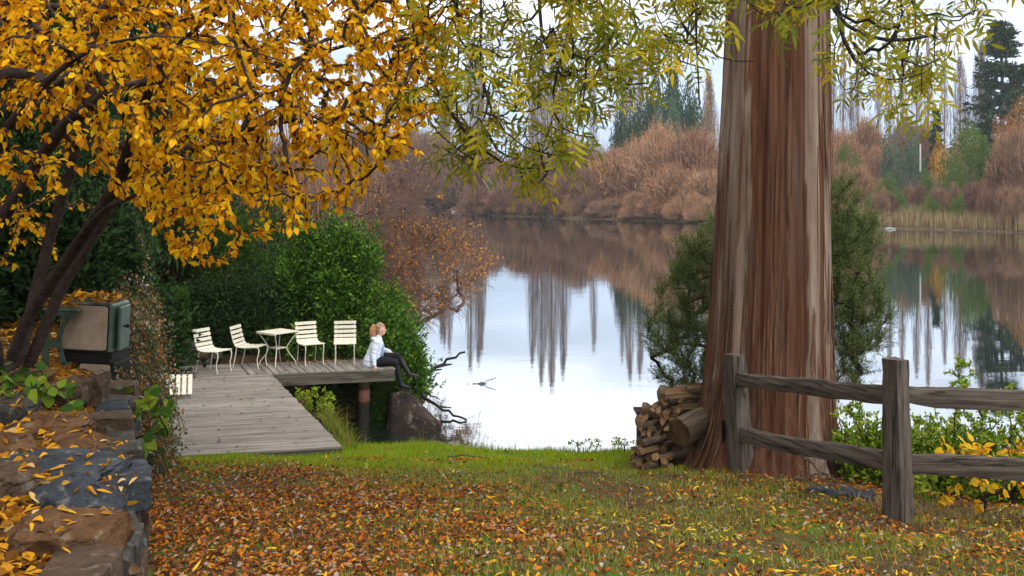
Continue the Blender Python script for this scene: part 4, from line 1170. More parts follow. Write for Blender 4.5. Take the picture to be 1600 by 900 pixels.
# ------------------------------------------------------------------ ash tree overhead
M_ash = leaf_mat('ash_leaflet', [(0, (.08, .12, .012)), (.35, (.20, .22, .014)), (.7, (.36, .31, .016)), (1, (.52, .36, .016))], .45, .42, .25)
M_ashwood = bark_mat('ash_twig', (.016, .013, .012), (.06, .05, .045), (18, 18, 18))
ra = np.random.default_rng(202)
ash = thing('ash_tree', 'ash tree overhead trailing green and yellow leaf sprays in front of the lake', 'tree', (4.6, 5.0, float(gz(4.6, 5.0))))
AO = np.array(ash.location)
ab = [[(4.6, 5.0, AO[2] - .1), (4.55, 5.0, 4.2), (4.4, 5.1, 6.0), (4.2, 5.3, 7.2), (4.3, 5.6, 9.5), (4.0, 6, 12)],
      [(4.35, 5.15, 6.6), (3.4, 5.7, 7.3), (2.0, 6.2, 7.6), (.6, 6.6, 7.5), (-.6, 6.8, 7.1), (-1.2, 6.9, 6.7)],
      [(4.3, 5.2, 6.9), (3.2, 6.6, 7.3), (1.6, 7.4, 7.4), (.2, 7.8, 7.2), (-.9, 8.0, 6.7)],
      [(4.3, 5.2, 6.5), (3.5, 6.4, 6.75), (2.9, 7.2, 6.7), (2.4, 7.7, 6.55)],
      [(2.0, 6.2, 7.6), (1.2, 6.2, 6.9), (.7, 6.2, 6.3)], [(.6, 6.6, 7.5), (-.1, 6.4, 6.6), (-.45, 6.4, 6.0)]]
LIMB = np.array(sum([[np.array(a) + (np.array(b) - np.array(a)) * k / 12 for k in range(12)] for l in ab[1:4] for a, b in zip(l[:-1], l[1:])], []))
for arc, D in (([(690, -30), (655, 70), (640, 150), (680, 215), (740, 250)], 6.7), ([(760, -20), (745, 90), (760, 180), (810, 245), (900, 245)], 6.5), ([(850, -30), (835, 60), (870, 120), (950, 140), (1010, 130)], 6.8), ([(640, -20), (650, 90), (700, 180), (780, 265), (850, 272), (882, 240)], 6.9),
               ([(980, -30), (985, 50), (1030, 90), (1110, 110)], 7.0), ([(1285, -10), (1310, 45), (1390, 75), (1455, 55)], 6.6), ([(1300, 30), (1330, 100), (1380, 140), (1440, 115)], 6.5), ([(710, -20), (728, 60), (702, 150), (722, 222)], 6.3), ([(905, -20), (890, 70), (850, 150), (870, 215), (930, 215)], 6.4), ([(1090, -30), (1085, 60), (1093, 165)], 6.6), ([(1040, -20), (1060, 50), (1130, 105), (1180, 95)], 7.2)):
    pts = [P(*q, D) for q in arc]; st_ = LIMB[np.linalg.norm(LIMB - pts[0], axis=1).argmin()]
    ab.append([st_, (st_ + pts[0]) / 2 + [0, 0, .05]] + pts)
alow = ([620, 650, 680, 730, 780, 860, 900, 940, 1000, 1060, 1100, 1140, 1280, 1300, 1350, 1400, 1450, 1480, 1500, 1570], [40, 120, 235, 265, 280, 285, 255, 175, 140, 120, 105, 45, 40, 110, 205, 190, 150, 100, 40, 10])
tg = []
while len(tg) < 400:
    x = ra.uniform(620, 1565); yv = ra.uniform(-140, 290); lo = np.interp(x, *alow)
    if yv > lo: continue
    if 1120 < x < 1290 and ra.random() < .35: continue
    if x > 1480 and yv > 0 and ra.random() < .5: continue
    tg.append(P(x, yv, ra.uniform(5.6, 8.2)))
for _ in range(120):
    tg.append(np.array([ra.uniform(-1.5, 6.5), ra.uniform(3.0, 8.5), ra.uniform(7.4, 11)]))
atr, atw = attract(ab, tg, ra, mode='hook', seg=.16, wig=.035, r_tip=.0040, power=.36, r_cap=.13)
for n_, c in enumerate(atr): build('trunk' if n_ == 0 else 'limb', [(v - AO, f) for v, f in tube(c[0], np.maximum(c[1], .05 if n_ == 0 else (.02 if n_ < 4 else .0055)), 9)], M_ashwood, ash, True)
o = build('twigs', [(v - AO, f) for v, f in wood_tubes(atw, .012)], M_ashwood, ash, True); o['kind'] = 'stuff'
def compound(L=.19, n=4, leaf=LEAF_LANCE):
    """a pinnate leaf: stalk with paired leaflets and one at the tip"""
    V, F, k = [], [], 0
    pos, d = [], []
    for q in range(n):
        x = .30 + .62 * q / n
        for s in (-1, 1): pos.append([x, 0, -.10 * x]); d.append([.62, s * .75, -.15])
    pos.append([.95, 0, -.1]); d.append([1, 0, -.3])
    pos = np.array(pos); d = np.array(d); R = frames(unit(d), np.tile([0, 0, 1.0], (len(d), 1)) + np.random.default_rng(4).normal(0, .3, (len(d), 3)))
    v, f = scatter(leaf, pos, R, np.full(len(pos), .42))
    sv, sf = tube([[0, 0, 0], [.5, 0, -.03], [.96, 0, -.1]], .008, 3, False)[0]
    f2 = np.concatenate([np.stack([sf[:, 0], sf[:, 1], sf[:, 2]], -1), np.stack([sf[:, 0], sf[:, 2], sf[:, 3]], -1)]) + len(v)
    return np.concatenate([v, sv]), np.concatenate([f, f2])
CMP, CMP2 = compound(n=3), compound(n=2)
pos_, R_, s_ = twig_leaves(atw, ra, (3, 5), .205, last=.6, hang=.5, spread=.5, jitter=.01)
ASH = [(0, (.12, .16, .015)), (.4, (.24, .25, .018)), (.8, (.38, .32, .02)), (1, (.5, .36, .02))]
split2(ash, AO, CMP, pos_, R_, s_, ASH, .45, 230, 'leaf', 'foliage', CMP2, M_ash)

# ------------------------------------------------------------------ shrubs round the deck
def leafy_shrub(name, lab, cat, loc, radii, n, size, mat, T=LEAF_SMALL, seed=0, lumps=30, lump_r=.34, shell=.55, stem_mat=M_branch, group=None, up=.3, yaw=0, shoots=0):
    r = np.random.default_rng(seed)
    p_, o_, cs = bush_cloud(r, n, radii, lumps, lump_r, shell=shell)
    root = thing(name, lab, cat, tuple(loc), (0, 0, yaw), group)
    st = []
    for c in cs: st += tube([[0, 0, -.1], c * [.25, .25, .45] + r.normal(0, .03, 3), c * .95], [.02, .014, .006], 4, False)
    if shoots:
        k = r.integers(0, len(p_), shoots); a = p_[k]; d = unit(o_[k] * .6 + [0, 0, .7] + r.normal(0, .25, (shoots, 3))); L = r.uniform(.15, .4, shoots)
        ex, ed = [], []
        for q in range(12):
            ex.append(a + d * (L * (q + 1) / 12)[:, None]); ed.append(unit(np.cross(d, r.normal(0, 1, d.shape)) + d * .8))
        p_ = np.concatenate([p_] + ex); o_ = np.concatenate([o_] + ed)
    build('stem', st, stem_mat, root, True)
    dr = unit(o_ + r.normal(0, .55, p_.shape) + [0, 0, up]); nr = o_ * .6 + r.normal(0, .5, p_.shape) + [0, 0, .5]
    o = build('crown', [scatter(T, p_, frames(dr, nr), size * r.uniform(.65, 1.3, len(p_)))], mat, root); o['kind'] = 'stuff'
    return root
G1 = leaf_mat('glossy_green_leaf', [(0, (.014, .045, .007)), (.5, (.045, .12, .012)), (.85, (.12, .24, .02)), (1, (.24, .38, .03))], .32, .25, .6)
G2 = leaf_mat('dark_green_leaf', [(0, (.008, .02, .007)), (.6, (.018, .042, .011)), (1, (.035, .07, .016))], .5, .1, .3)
G3 = leaf_mat('hedge_green_leaf', [(0, (.02, .05, .008)), (.6, (.045, .10, .013)), (1, (.08, .15, .02))], .5, .25, .3)
GY = leaf_mat('lime_leaf', [(0, (.10, .18, .012)), (.5, (.20, .30, .02)), (1, (.34, .36, .03))], .5, .4, .25)
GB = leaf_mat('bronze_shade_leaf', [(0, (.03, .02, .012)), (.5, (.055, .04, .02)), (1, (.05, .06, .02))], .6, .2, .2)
def on(px_, D, z=None):
    q = P(px_, 400, D); q[2] = float(gz(q[0], q[1])) if z is None else z; return q
leafy_shrub('broadleaf_shrub', 'big glossy green shrub behind the chairs beside the seated person', 'shrub', on(520, 21.2, .9), (1.85, 1.35, 3.1), 30000, .10, G1, T=small_leaf(.42, .15), seed=1, lumps=74, lump_r=.20, shoots=620, shell=.6)
leafy_shrub('waterside_shrub', 'light green shrub spilling from behind the seated person toward the water', 'shrub', on(612, 20.3, .25), (.9, .8, 1.9), 12000, .09, G1, seed=2, lumps=56, lump_r=.24, shoots=220, shell=.6)
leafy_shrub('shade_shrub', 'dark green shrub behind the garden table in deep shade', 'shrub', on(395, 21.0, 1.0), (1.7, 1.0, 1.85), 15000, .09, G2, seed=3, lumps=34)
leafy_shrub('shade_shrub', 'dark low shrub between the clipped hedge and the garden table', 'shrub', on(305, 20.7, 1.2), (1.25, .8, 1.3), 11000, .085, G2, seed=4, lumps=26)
leafy_shrub('jetty_undergrowth_shrub', 'shaded leafy shrub growing under the jetty beside the pipe post', 'shrub', on(600, 19.5, .0), (.5, .4, 1.0), 4600, .08, G3, seed=5, lumps=16)
leafy_shrub('bank_shrub', 'dark leafy shrub on the bank in the shadow below the jetty', 'shrub', on(520, 19.8, -.05), (1.5, .5, 1.05), 8000, .085, G2, seed=6, lumps=20)
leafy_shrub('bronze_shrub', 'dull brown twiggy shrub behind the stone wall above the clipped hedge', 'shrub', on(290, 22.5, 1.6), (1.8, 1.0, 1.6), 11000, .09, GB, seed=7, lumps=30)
leafy_shrub('tall_green_shrub', 'mid green tall shrub rising behind the clipped hedge below the golden leaves', 'shrub', on(365, 23.5, 1.3), (2.1, 1.2, 3.1), 17000, .10, G3, seed=8, lumps=36)
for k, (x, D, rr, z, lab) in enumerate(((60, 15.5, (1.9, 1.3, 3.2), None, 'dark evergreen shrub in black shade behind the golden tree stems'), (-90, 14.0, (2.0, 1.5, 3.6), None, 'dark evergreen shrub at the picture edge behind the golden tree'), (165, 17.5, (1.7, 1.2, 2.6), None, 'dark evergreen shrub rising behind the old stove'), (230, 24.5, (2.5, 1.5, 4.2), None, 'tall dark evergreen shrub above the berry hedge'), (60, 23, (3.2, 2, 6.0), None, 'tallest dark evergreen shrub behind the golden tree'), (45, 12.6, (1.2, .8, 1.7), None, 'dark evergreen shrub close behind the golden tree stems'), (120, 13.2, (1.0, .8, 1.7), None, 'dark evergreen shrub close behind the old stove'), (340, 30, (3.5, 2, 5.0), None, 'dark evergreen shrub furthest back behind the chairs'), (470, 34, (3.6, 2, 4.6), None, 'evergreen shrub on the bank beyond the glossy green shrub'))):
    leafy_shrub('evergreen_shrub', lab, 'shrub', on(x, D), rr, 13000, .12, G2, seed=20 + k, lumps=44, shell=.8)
# clipped hedge: flat faces of short leaves
rh = np.random.default_rng(31); n = 11000
hb = P(256, 548, 18.3); f = rh.random((n, 3)); ax = rh.integers(0, 3, n); sg = np.where(rh.random(n) < .5, 0, 1)
for a in range(3): f[:, a] = np.where(ax == a, np.clip(sg + rh.normal(0, .05, n) * (1 - 2 * sg), 0, 1), f[:, a])
hp = (f - [.5, .5, 0]) * [.52, 1.5, 1.04]; hp[:, 0] += (hp[:, 1]) * -.35; hp[:, 2] *= 1 - .08 * np.sin(hp[:, 1] * 5); hp += rh.normal(0, .012, hp.shape)
hedge = thing('clipped_hedge', 'small box-clipped green hedge standing on the low stone wall', 'hedge', (hb[0], hb[1] + .5, hb[2]))
hd = unit((f - .5) * 1.6 + rh.normal(0, .5, f.shape) + [0, 0, .5])
o = build('foliage', [scatter(LEAF_NEEDLE, hp, frames(hd, rh.normal(0, 1, hd.shape)), rh.uniform(.04, .085, n))], G3, hedge); o['kind'] = 'stuff'
build('stem', tube([[0, 0, -.2], [0, 0, .4], [.05, .1, .8]], [.04, .035, .02], 6) + tube([[0, .4, -.2], [-.1, .45, .7]], [.03, .015], 6), M_branch, hedge, True)
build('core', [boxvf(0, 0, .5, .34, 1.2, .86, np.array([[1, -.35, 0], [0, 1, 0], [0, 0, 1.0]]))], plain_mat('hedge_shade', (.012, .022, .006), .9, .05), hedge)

# berry hedge tumbling down the bank
M_berry = leaf_mat('berry_hedge_leaf', [(0, (.03, .055, .015)), (.35, (.06, .09, .025)), (.55, (.10, .11, .04)), (.7, (.26, .10, .02)), (.84, (.34, .13, .02)), (.93, (.28, .30, .26)), (1, (.4, .42, .36))], .45, .25, .35)
rb = np.random.default_rng(41)
def ridge(y): return np.interp(y, [9.6, 11, 12.5, 14, 15.5, 17, 18.5], [2.15, 2.45, 3.1, 3.55, 3.75, 3.1, 2.0])
cot = thing('berry_hedge', 'cascading hedge of small green and rusty red leaves beside the deck', 'hedge', (-4.6, 12.5, 1.1))
CO = np.array(cot.location)
stems, pos, dirs = [], [], []
for k in range(1250):
    y = rb.uniform(9.4, 17.8); dx = rb.uniform(.1, 1.3) if y > 11 else rb.uniform(.0, .6)
    top = np.array([float(xw(y)) - dx, y, ridge(y) + rb.normal(0, .16) - .35 * max(0, dx - .5)])
    fall = rb.uniform(.25, 1.0); zend = top[2] + (1.2 - top[2]) * fall + rb.uniform(-.05, .1)
    end = np.array([float(xw(y)) + .26 + rb.uniform(-.35, .2) - (1 - fall) * .5, y + rb.uniform(-.5, .2), max(zend, 1.15)])
    mid = (top + end) / 2 + [.28, -.08, .2]
    s = np.linspace(0, 1, 9)[:, None]; c = (1 - s) ** 2 * top + 2 * s * (1 - s) * mid + s * s * end
    stems += tube(c, np.linspace(.006, .002, 9), 3, False)
    m = 46; q = rb.random(m) * 8; i0 = np.minimum(q.astype(int), 7); fr = (q - i0)[:, None]
    pos.append(c[i0] * (1 - fr) + c[i0 + 1] * fr + rb.normal(0, .045, (m, 3))); dirs.append(unit(unit(c[i0 + 1] - c[i0]) + rb.normal(0, .9, (m, 3)) + [.3, -.3, 0]))
pos = np.concatenate(pos); dirs = np.concatenate(dirs)
o = build('twigs', [(v - CO, f) for v, f in stems], M_branch, cot, True); o['kind'] = 'stuff'
o = build('foliage', [scatter(LEAF_SMALL, pos - CO, frames(dirs, rb.normal(0, .6, pos.shape) + [.3, -.5, .6]), rb.uniform(.035, .068, len(pos)))], M_berry, cot); o['kind'] = 'stuff'

# big-leaved climber by the wall
M_vine = leaf_mat('broad_green_leaf', [(0, (.03, .08, .012)), (.5, (.07, .15, .016)), (.8, (.16, .26, .02)), (1, (.30, .34, .03))], .4, .35, .35)
def plant(name, lab, root_p, targets, seed, T, size, per, mat, cat='plant', r_tip=.003, hang=.2, last=.8, smat=M_branch, mode='arch', arch=.1, group=None, single=0, stops=None, jitter=.01, cap=.03):
    r = np.random.default_rng(seed); root_p = np.array(root_p, float)
    tc = np.mean(targets, 0); base = [[root_p + [0, 0, -.08], root_p + (tc - root_p) * [.1, .1, .25]]]
    b_, tw = attract(base, targets, r, mode=mode, arch=arch, seg=.12, wig=.06, r_tip=r_tip, r_cap=cap)
    root = thing(name, lab, cat, tuple(root_p), group=group)
    build('stem', [(v - root_p, f) for v, f in wood_tubes(b_ + tw, .01)], smat, root, True)
    p_, R_, s_ = twig_leaves(tw, r, per, size, last=last, hang=hang, jitter=jitter)
    if single: split2(root, root_p, T, p_, R_, s_, stops, .35, single, 'leaf', 'foliage', T, mat)
    else:
        o = build('foliage', [scatter(T, p_ - root_p, R_, s_)], mat, root); o['kind'] = 'stuff'
    return root
def box_targets(r, n, x0, x1, y0, y1, d0, d1, ok=None):
    out = []
    while len(out) < n:
        x, yv, D = r.uniform(x0, x1), r.uniform(y0, y1), r.uniform(d0, d1)
        if ok is None or ok(x, yv): out.append(P(x, yv, D))
    return np.array(out)
r = np.random.default_rng(51)
VST = [(0, (.04, .10, .014)), (.5, (.09, .18, .018)), (1, (.28, .34, .03))]
plant('broadleaf_climber', 'climbing plant with broad heart-shaped green leaves at the end of the stone wall', P(215, 720, 9.0), box_targets(r, 26, 168, 262, 606, 705, 8.6, 9.3), 52, leaf_shape(.9, .06, .2, 0, .35), .115, (3, 5), M_vine, single=60, stops=VST, last=.5)
leafg = box_targets(r, 30, 0, 130, 598, 660, 7.2, 8.6)
plant('ground_ivy', 'low green ivy patch among fallen leaves on the terrace', P(70, 640, 7.9), np.array([[q[0], q[1], float(gz(q[0], q[1])) + r.uniform(.12, .3)] for q in leafg]), 53, leaf_shape(.95, .05, .15, 0, .35), .10, (2, 4), M_vine, last=.6)
# plants by the deck's inner corner
r = np.random.default_rng(55)
plant('lime_shrub', 'bright lime green leafy shoots in the corner between deck and jetty', P(490, 680, 16.6), box_targets(r, 34, 462, 520, 602, 650, 16.2, 17.0), 56, LEAF_SMALL, .07, (12, 18), GY, last=.9, cat='shrub')
# arching grass clump at the deck corner
def blade_clump(r, base, n, L, spread, w, droop=.6, seg=5):
    V, F = [], []; k = 0; parts = []
    a = r.uniform(0, 6.283, n); l = L * r.uniform(.55, 1.15, n); sp = spread * r.random(n) ** .6
    d = np.stack([np.cos(a), np.sin(a)], -1)
    s = np.linspace(0, 1, seg)
    hor = sp[:, None] * l[:, None] * (s ** 1.6)[None]
    ver = l[:, None] * (s[None] - droop * sp[:, None] * s[None] ** 2.4)
    c = np.zeros((n, seg, 3)); c[..., 0] = d[:, :1] * hor; c[..., 1] = d[:, 1:] * hor; c[..., 2] = ver
    c += base[:, None, :]
    sd = np.stack([-d[:, 1], d[:, 0], np.zeros(n)], -1)[:, None, :] * (w * r.uniform(.6, 1.2, n))[:, None, None] * (1 - s ** 1.5 * .92)[None, :, None]
    V = np.stack([c - sd, c + sd], 2).reshape(-1, 3)
    i = (np.arange(n) * seg * 2)[:, None] + (np.arange(seg - 1) * 2)[None]
    F = np.stack([i, i + 1, i + 3, i + 2], -1).reshape(-1, 4)
    return V, F
M_sedge = leaf_mat('yellow_green_sedge', [(0, (.06, .09, .01)), (.6, (.16, .19, .018)), (.85, (.26, .22, .05)), (1, (.24, .15, .06))], .5, .35, .2)
r = np.random.default_rng(57); nb = 520
s_ = r.random(nb); bp = np.array([P(498 + 44 * s, 640 + 62 * s, 16.2 - 3.1 * s) for s in s_]) + r.normal(0, .06, (nb, 3)) * [1, 1, .3] + [.1, 0, -.15]
sed = thing('sedge_clump', 'arching yellow-green sedge growing along the open side of the deck', 'plant', tuple(bp.mean(0)))
o = build('blades', [blade_clump(r, bp - bp.mean(0), nb, .42, .9, .006)], M_sedge, sed); o['kind'] = 'stuff'

# tea-tree shrubs either side of the trunk
M_tea = leaf_mat('tea_tree_leaf', [(0, (.045, .075, .026)), (.5, (.105, .155, .045)), (.85, (.17, .22, .06)), (1, (.23, .26, .09))], .55, .3, .25)
def tea(name, lab, root, targets, seed, n_sub=12, leaf=.040):
    r = np.random.default_rng(seed); root = np.array(root, float)
    b_, tw = attract([[root - [0, 0, .2], root + [0, 0, .3]]], targets, r, arch=.05, seg=.16, wig=.05, r_tip=.0028, r_cap=.035)
    t_ = thing(name, lab, 'shrub', tuple(root))
    fine, P_, Dr = [], [], []
    for p_, _ in tw:
        for q in range(n_sub):
            i0 = r.integers(max(0, len(p_) // 3), len(p_)); a = p_[i0]
            d = unit(unit(p_[-1] - p_[0]) * .7 + r.normal(0, .5, 3) + [0, 0, .55]); L = r.uniform(.14, .34)
            e = a + d * L; fine += tube([a, (a + e) / 2 + r.normal(0, .01, 3), e], [.0022, .0018, .001], 3, False)
            m = 22; f = r.random((m, 1)); P_.append(a + (e - a) * f + r.normal(0, .008, (m, 3))); Dr.append(unit(d * .7 + r.normal(0, .6, (m, 3))))
    build('stem', [(v - root, f) for v, f in wood_tubes(b_ + tw, .01)] + [(v - root, f) for v, f in fine], M_branch, t_, True)
    P_ = np.concatenate(P_); Dr = np.concatenate(Dr)
    o = build('foliage', [scatter(LEAF_NEEDLE, P_ - root, frames(Dr, r.normal(0, 1, P_.shape)), leaf * r.uniform(.6, 1.3, len(P_)))], M_tea, t_); o['kind'] = 'stuff'
r = np.random.default_rng(61)
lx = lambda x, yv: x > np.interp(yv, [350, 430, 500, 560, 625], [1085, 1035, 1010, 1008, 1035]) + r.uniform(0, 26)
tea('tea_tree_shrub', 'feathery dark green shrub at the water edge beside the firewood', on(1085, 13.8), box_targets(r, 290, 1003, 1160, 350, 630, 12.8, 14.0, lx), 62)
rx_ = lambda x, yv: x < np.interp(yv, [280, 350, 430, 500, 560, 600], [1335, 1372, 1385, 1402, 1385, 1350]) - r.uniform(0, 26)
tea('tea_tree_shrub', 'feathery dark green shrub between the trunk and the fence post', on(1310, 12.7), box_targets(r, 320, 1255, 1405, 285, 620, 11.9, 13.2, rx_), 63)

# plants behind the fence
r = np.random.default_rng(71)
for k, (x0, x1, yt, D, n, lab) in enumerate(((1300, 1395, 618, 10.6, 120, 'lime green leafy bush between the trunk and the thicker fence post'), (1395, 1470, 622, 10.0, 110, 'green leafy bush just past the fence post'), (1470, 1545, 545, 10.4, 95, 'tall sparse light green shoots rising above the fence rails'), (1530, 1640, 590, 9.9, 130, 'dense light green bush filling the end of the fence'))):
    lo = 790 if x0 > 1390 else 745
    okf = lambda x, yv, yt=yt, x0=x0, x1=x1: yv > yt + 40 * abs((x - (x0 + x1) / 2) / (x1 - x0)) + r.uniform(0, 60) ** 1.0
    plant('fence_shrub', lab, on((x0 + x1) / 2, D), box_targets(r, n, x0, x1, yt, lo - 20, D - .5, D + .5, okf), 72 + k, leaf_shape(.45, .06, .1), .05, (16, 24), leaf_mat('fresh_green_leaf', [(0, (.08, .15, .015)), (.5, (.17, .27, .025)), (.85, (.30, .36, .04)), (1, (.42, .40, .05))], .45, .4, .3), cat='shrub', last=.95, hang=-.2, group='leafy shrubs behind the fence')
FG = leaf_mat('hedgerow_green_leaf', [(0, (.07, .13, .014)), (.5, (.15, .25, .022)), (.85, (.27, .35, .035)), (1, (.40, .40, .05))], .45, .4, .3)
for k, (x, D, rr, z_, lab) in enumerate(((1335, 11.2, (.55, .4, .55), None, 'low green undergrowth shrub against the foot of the trunk'), (1375, 10.2, (.42, .35, .5), None, 'low green shrub under the rails left of the thick fence post'), (1450, 10.2, (.5, .4, .62), None, 'low dense shrub just past the thick fence post'), (1525, 10.3, (.55, .4, .66), None, 'low dense shrub behind the yellow leaved plant'), (1600, 10.2, (.6, .4, .75), None, 'low dense shrub at the end of the fence in view'))):
    leafy_shrub('hedgerow_shrub', lab, 'shrub', on(x, D), rr, 4200, .055, FG, T=leaf_shape(.45, .06, .1), seed=880 + k, lumps=34, lump_r=.26, shoots=60)
r = np.random.default_rng(81)
plant('yellow_leaf_plant', 'low plant with large yellow leaves behind the lower fence rail', on(1540, 8.9), box_targets(r, 34, 1470, 1612, 690, 790, 8.5, 9.2), 82, LEAF_OVAL, .085, (4, 7), M_gold, single=70, stops=[(0, (.45, .30, .02)), (.5, (.62, .38, .02)), (1, (.60, .46, .04))], last=.7, hang=.4)
plant('yellow_leaf_sapling', 'yellowing sapling against the foot of the fence post', on(1445, 9.0), box_targets(r, 14, 1424, 1475, 735, 790, 8.7, 9.2), 83, LEAF_OVAL, .08, (3, 5), GY, last=.7, hang=.4)

# bare shrub with orange leaves leaning over the water
M_orange = leaf_mat('orange_leaf', [(0, (.34, .12, .025)), (.5, (.55, .23, .04)), (1, (.68, .36, .07))], .55, .4, .2)
r = np.random.default_rng(91)
M_greytwig = bark_mat('grey_brown_twig', (.085, .055, .046), (.22, .15, .125), (10, 10, 10))
okb = lambda x, yv: yv > np.interp(x, [560, 620, 690, 740, 772], [330, 335, 345, 350, 395]) and yv < np.interp(x, [560, 640, 700, 740, 772], [470, 500, 505, 470, 420])
tgb = box_targets(r, 230, 570, 772, 330, 505, 23.5, 27, okb)
root = np.array([-3.7, 25.0, .6])
b_, tw = attract([[root - [0, 0, .3], root + [.4, 0, .6]], [root + [.1, 0, 0], root + [1.0, -.5, .45], root + [2.0, -.8, 1.0]]], tgb, r, arch=.08, seg=.3, wig=.12, r_tip=.006, r_cap=.07)
ob_ = thing('orange_leaf_shrub', 'bare twiggy shrub with rusty orange leaves leaning over the water', 'shrub', tuple(root))
build('stem', [(v - root, f) for v, f in wood_tubes(b_, .02)], M_greytwig, ob_, True)
fine = []
for p_, _ in tw:
    for q in range(14):
        a = p_[r.integers(1, len(p_))]; e = a + unit(r.normal(0, 1, 3) + [.3, 0, .2]) * r.uniform(.2, .7); fine += tube([a, (a + e) / 2 + r.normal(0, .03, 3), e], [.006, .005, .003], 3, False)
o = build('twigs', [(v - root, f) for v, f in wood_tubes(tw, .02)] + [(v - root, f) for v, f in fine], M_greytwig, ob_, True); o['kind'] = 'stuff'
lf = [c for c in tw if c[0][-1][0] > -3.1 or r.random() < .45]
p_, R_, s_ = twig_leaves(lf, r, (11, 22), .08, last=1.0, hang=.3, jitter=.13)
o = build('foliage', [scatter(LEAF_SMALL, p_ - root, R_, s_)], M_orange, ob_); o['kind'] = 'stuff'
# reddish twig spray higher up, left of it
r = np.random.default_rng(93)
tgb = box_targets(r, 150, 520, 690, 235, 350, 22.5, 26)
root = np.array([-5.4, 24.0, 1.2])
b_, tw = attract([[root - [0, 0, .3], root + [.3, 0, 1.4]]], tgb, r, arch=-.05, seg=.3, wig=.12, r_tip=.005, r_cap=.06)
ob2 = thing('bare_twig_shrub', 'bare purple-brown twiggy shrub rising above the glossy green shrub', 'shrub', tuple(root))
build('stem', [(v - root, f) for v, f in wood_tubes(b_, .02)], M_greytwig, ob2, True)
fine = []
for p_, _ in tw:
    for q in range(9):
        a = p_[r.integers(1, len(p_))]; e = a + unit(r.normal(0, 1, 3) + [.3, 0, .3]) * r.uniform(.25, .7); fine += tube([a, (a + e) / 2 + r.normal(0, .03, 3), e], [.005, .004, .002], 3, False)
o = build('twigs', [(v - root, f) for v, f in wood_tubes(tw, .02)] + [(v - root, f) for v, f in fine], M_greytwig, ob2, True); o['kind'] = 'stuff'
p_, R_, s_ = twig_leaves([c for c in tw if r.random() < .3], r, (2, 5), .075, last=.6, hang=.5)
o = build('foliage', [scatter(LEAF_OVAL, p_ - root, R_, s_)], M_orange, ob2); o['kind'] = 'stuff'

# ------------------------------------------------------------------ grass and fallen leaves
rgz = np.random.default_rng(301)
def in_view(x, y, m=.06): return np.abs(x) < y * (.5333 + m) + .3
def lawn_points(n, y0, y1, pw=1.0):
    y = y0 + (y1 - y0) * rgz.random(n) ** pw; x = rgz.uniform(-1, 1, n) * (y * .58 + .3)
    return x, y
def fbm(x, y, f=1.0, seed=0):
    v = 0; a = 1.0
    for k in range(4):
        v = v + a * np.sin(x * f * 1.3 + 1.7 * k + seed + 1.3 * np.sin(y * f * .9 + k)) * np.sin(y * f * 1.1 + 2.1 * k - seed + 1.1 * np.sin(x * f * .7)); a *= .6; f *= 1.9
    return v
x, y = lawn_points(330000, 4.6, 14.6, .75)
dk = (x > xw(y) + .12) & (y < ys(x) * .975)
# no grass through the deck, trunk or wood pile
rel = np.stack([x - C0[0], y - C0[1]], -1); dm = np.linalg.det(np.array([U[:2], E[:2]]).T)
uu = (rel[:, 0] * E[1] - rel[:, 1] * E[0]) / dm; vv = (U[0] * rel[:, 1] - U[1] * rel[:, 0]) / dm
dk &= ~((uu < .03) & (vv > -.02))
dk &= (x - TB[0]) ** 2 + (y - TB[1]) ** 2 > (1.25 + .25 * fbm(x, y, 2.2, 6)) ** 2
bare = np.exp(-((x - 3.6) ** 2 / 1.1 + (y - 9.9) ** 2 / .5)) 
den = np.clip(.36 + .80 * smooth(9.6, 12.2, y) + .28 * fbm(x, y, .9) - .25 * smooth(-1, -2.6, x) * smooth(11.6, 10.5, y) - 1.2 * bare, .04, 1)
mulch = np.exp(-((y - 12.15 - .12 * x) / .16) ** 2) * (np.abs(x + .6) < 1.7)
den *= 1 - .85 * mulch
ok = dk & (rgz.random(len(x)) < den); x, y = x[ok], y[ok]
bp = np.stack([x, y, gz(x, y) - .005], -1)
hgt = (.030 + .035 * rgz.random(len(x))) * (1 + .45 * fbm(x, y, 2.6, 5)).clip(.5, 1.7) + .05 * smooth(13.2, 14.0, y) * rgz.random(len(x)) - .012 * smooth(9, 7, y)
a = rgz.uniform(0, 6.283, len(x)); ln = rgz.uniform(.1, .9, len(x)) * hgt
tip = bp + np.stack([np.cos(a) * ln, np.sin(a) * ln, hgt], -1)
sd = np.stack([-np.sin(a), np.cos(a), a * 0], -1) * (.0032 + .0016 * rgz.random(len(x)))[:, None]
V = np.stack([bp - sd, bp + sd, tip], 1); worn_ = rgz.random(len(x)) < .85 * smooth(11.9, 9.6, y + .5 * fbm(x, y, .8, 12))
Vw = V[worn_].reshape(-1, 3); V = V[~worn_].reshape(-1, 3); F = np.arange(len(V)).reshape(-1, 3)
M_grass = leaf_mat('lawn_blade', [(0, (.10, .16, .006)), (.4, (.18, .29, .008)), (.75, (.28, .40, .012)), (.88, (.36, .34, .03)), (1, (.40, .29, .08))], .5, .35, .2)
tag(build('lawn_grass', [(V, F)], M_grass), 'short green lawn grass sloping down to the lake edge', 'grass', kind='stuff')
M_worn = leaf_mat('worn_blade', [(0, (.09, .12, .015)), (.4, (.17, .21, .022)), (.65, (.25, .26, .04)), (.85, (.34, .27, .09)), (1, (.40, .31, .14))], .5, .3, .2)
tag(build('worn_grass', [(Vw, np.arange(len(Vw)).reshape(-1, 3))], M_worn), 'thin olive and straw coloured grass showing between the fallen leaves', 'grass', kind='stuff')
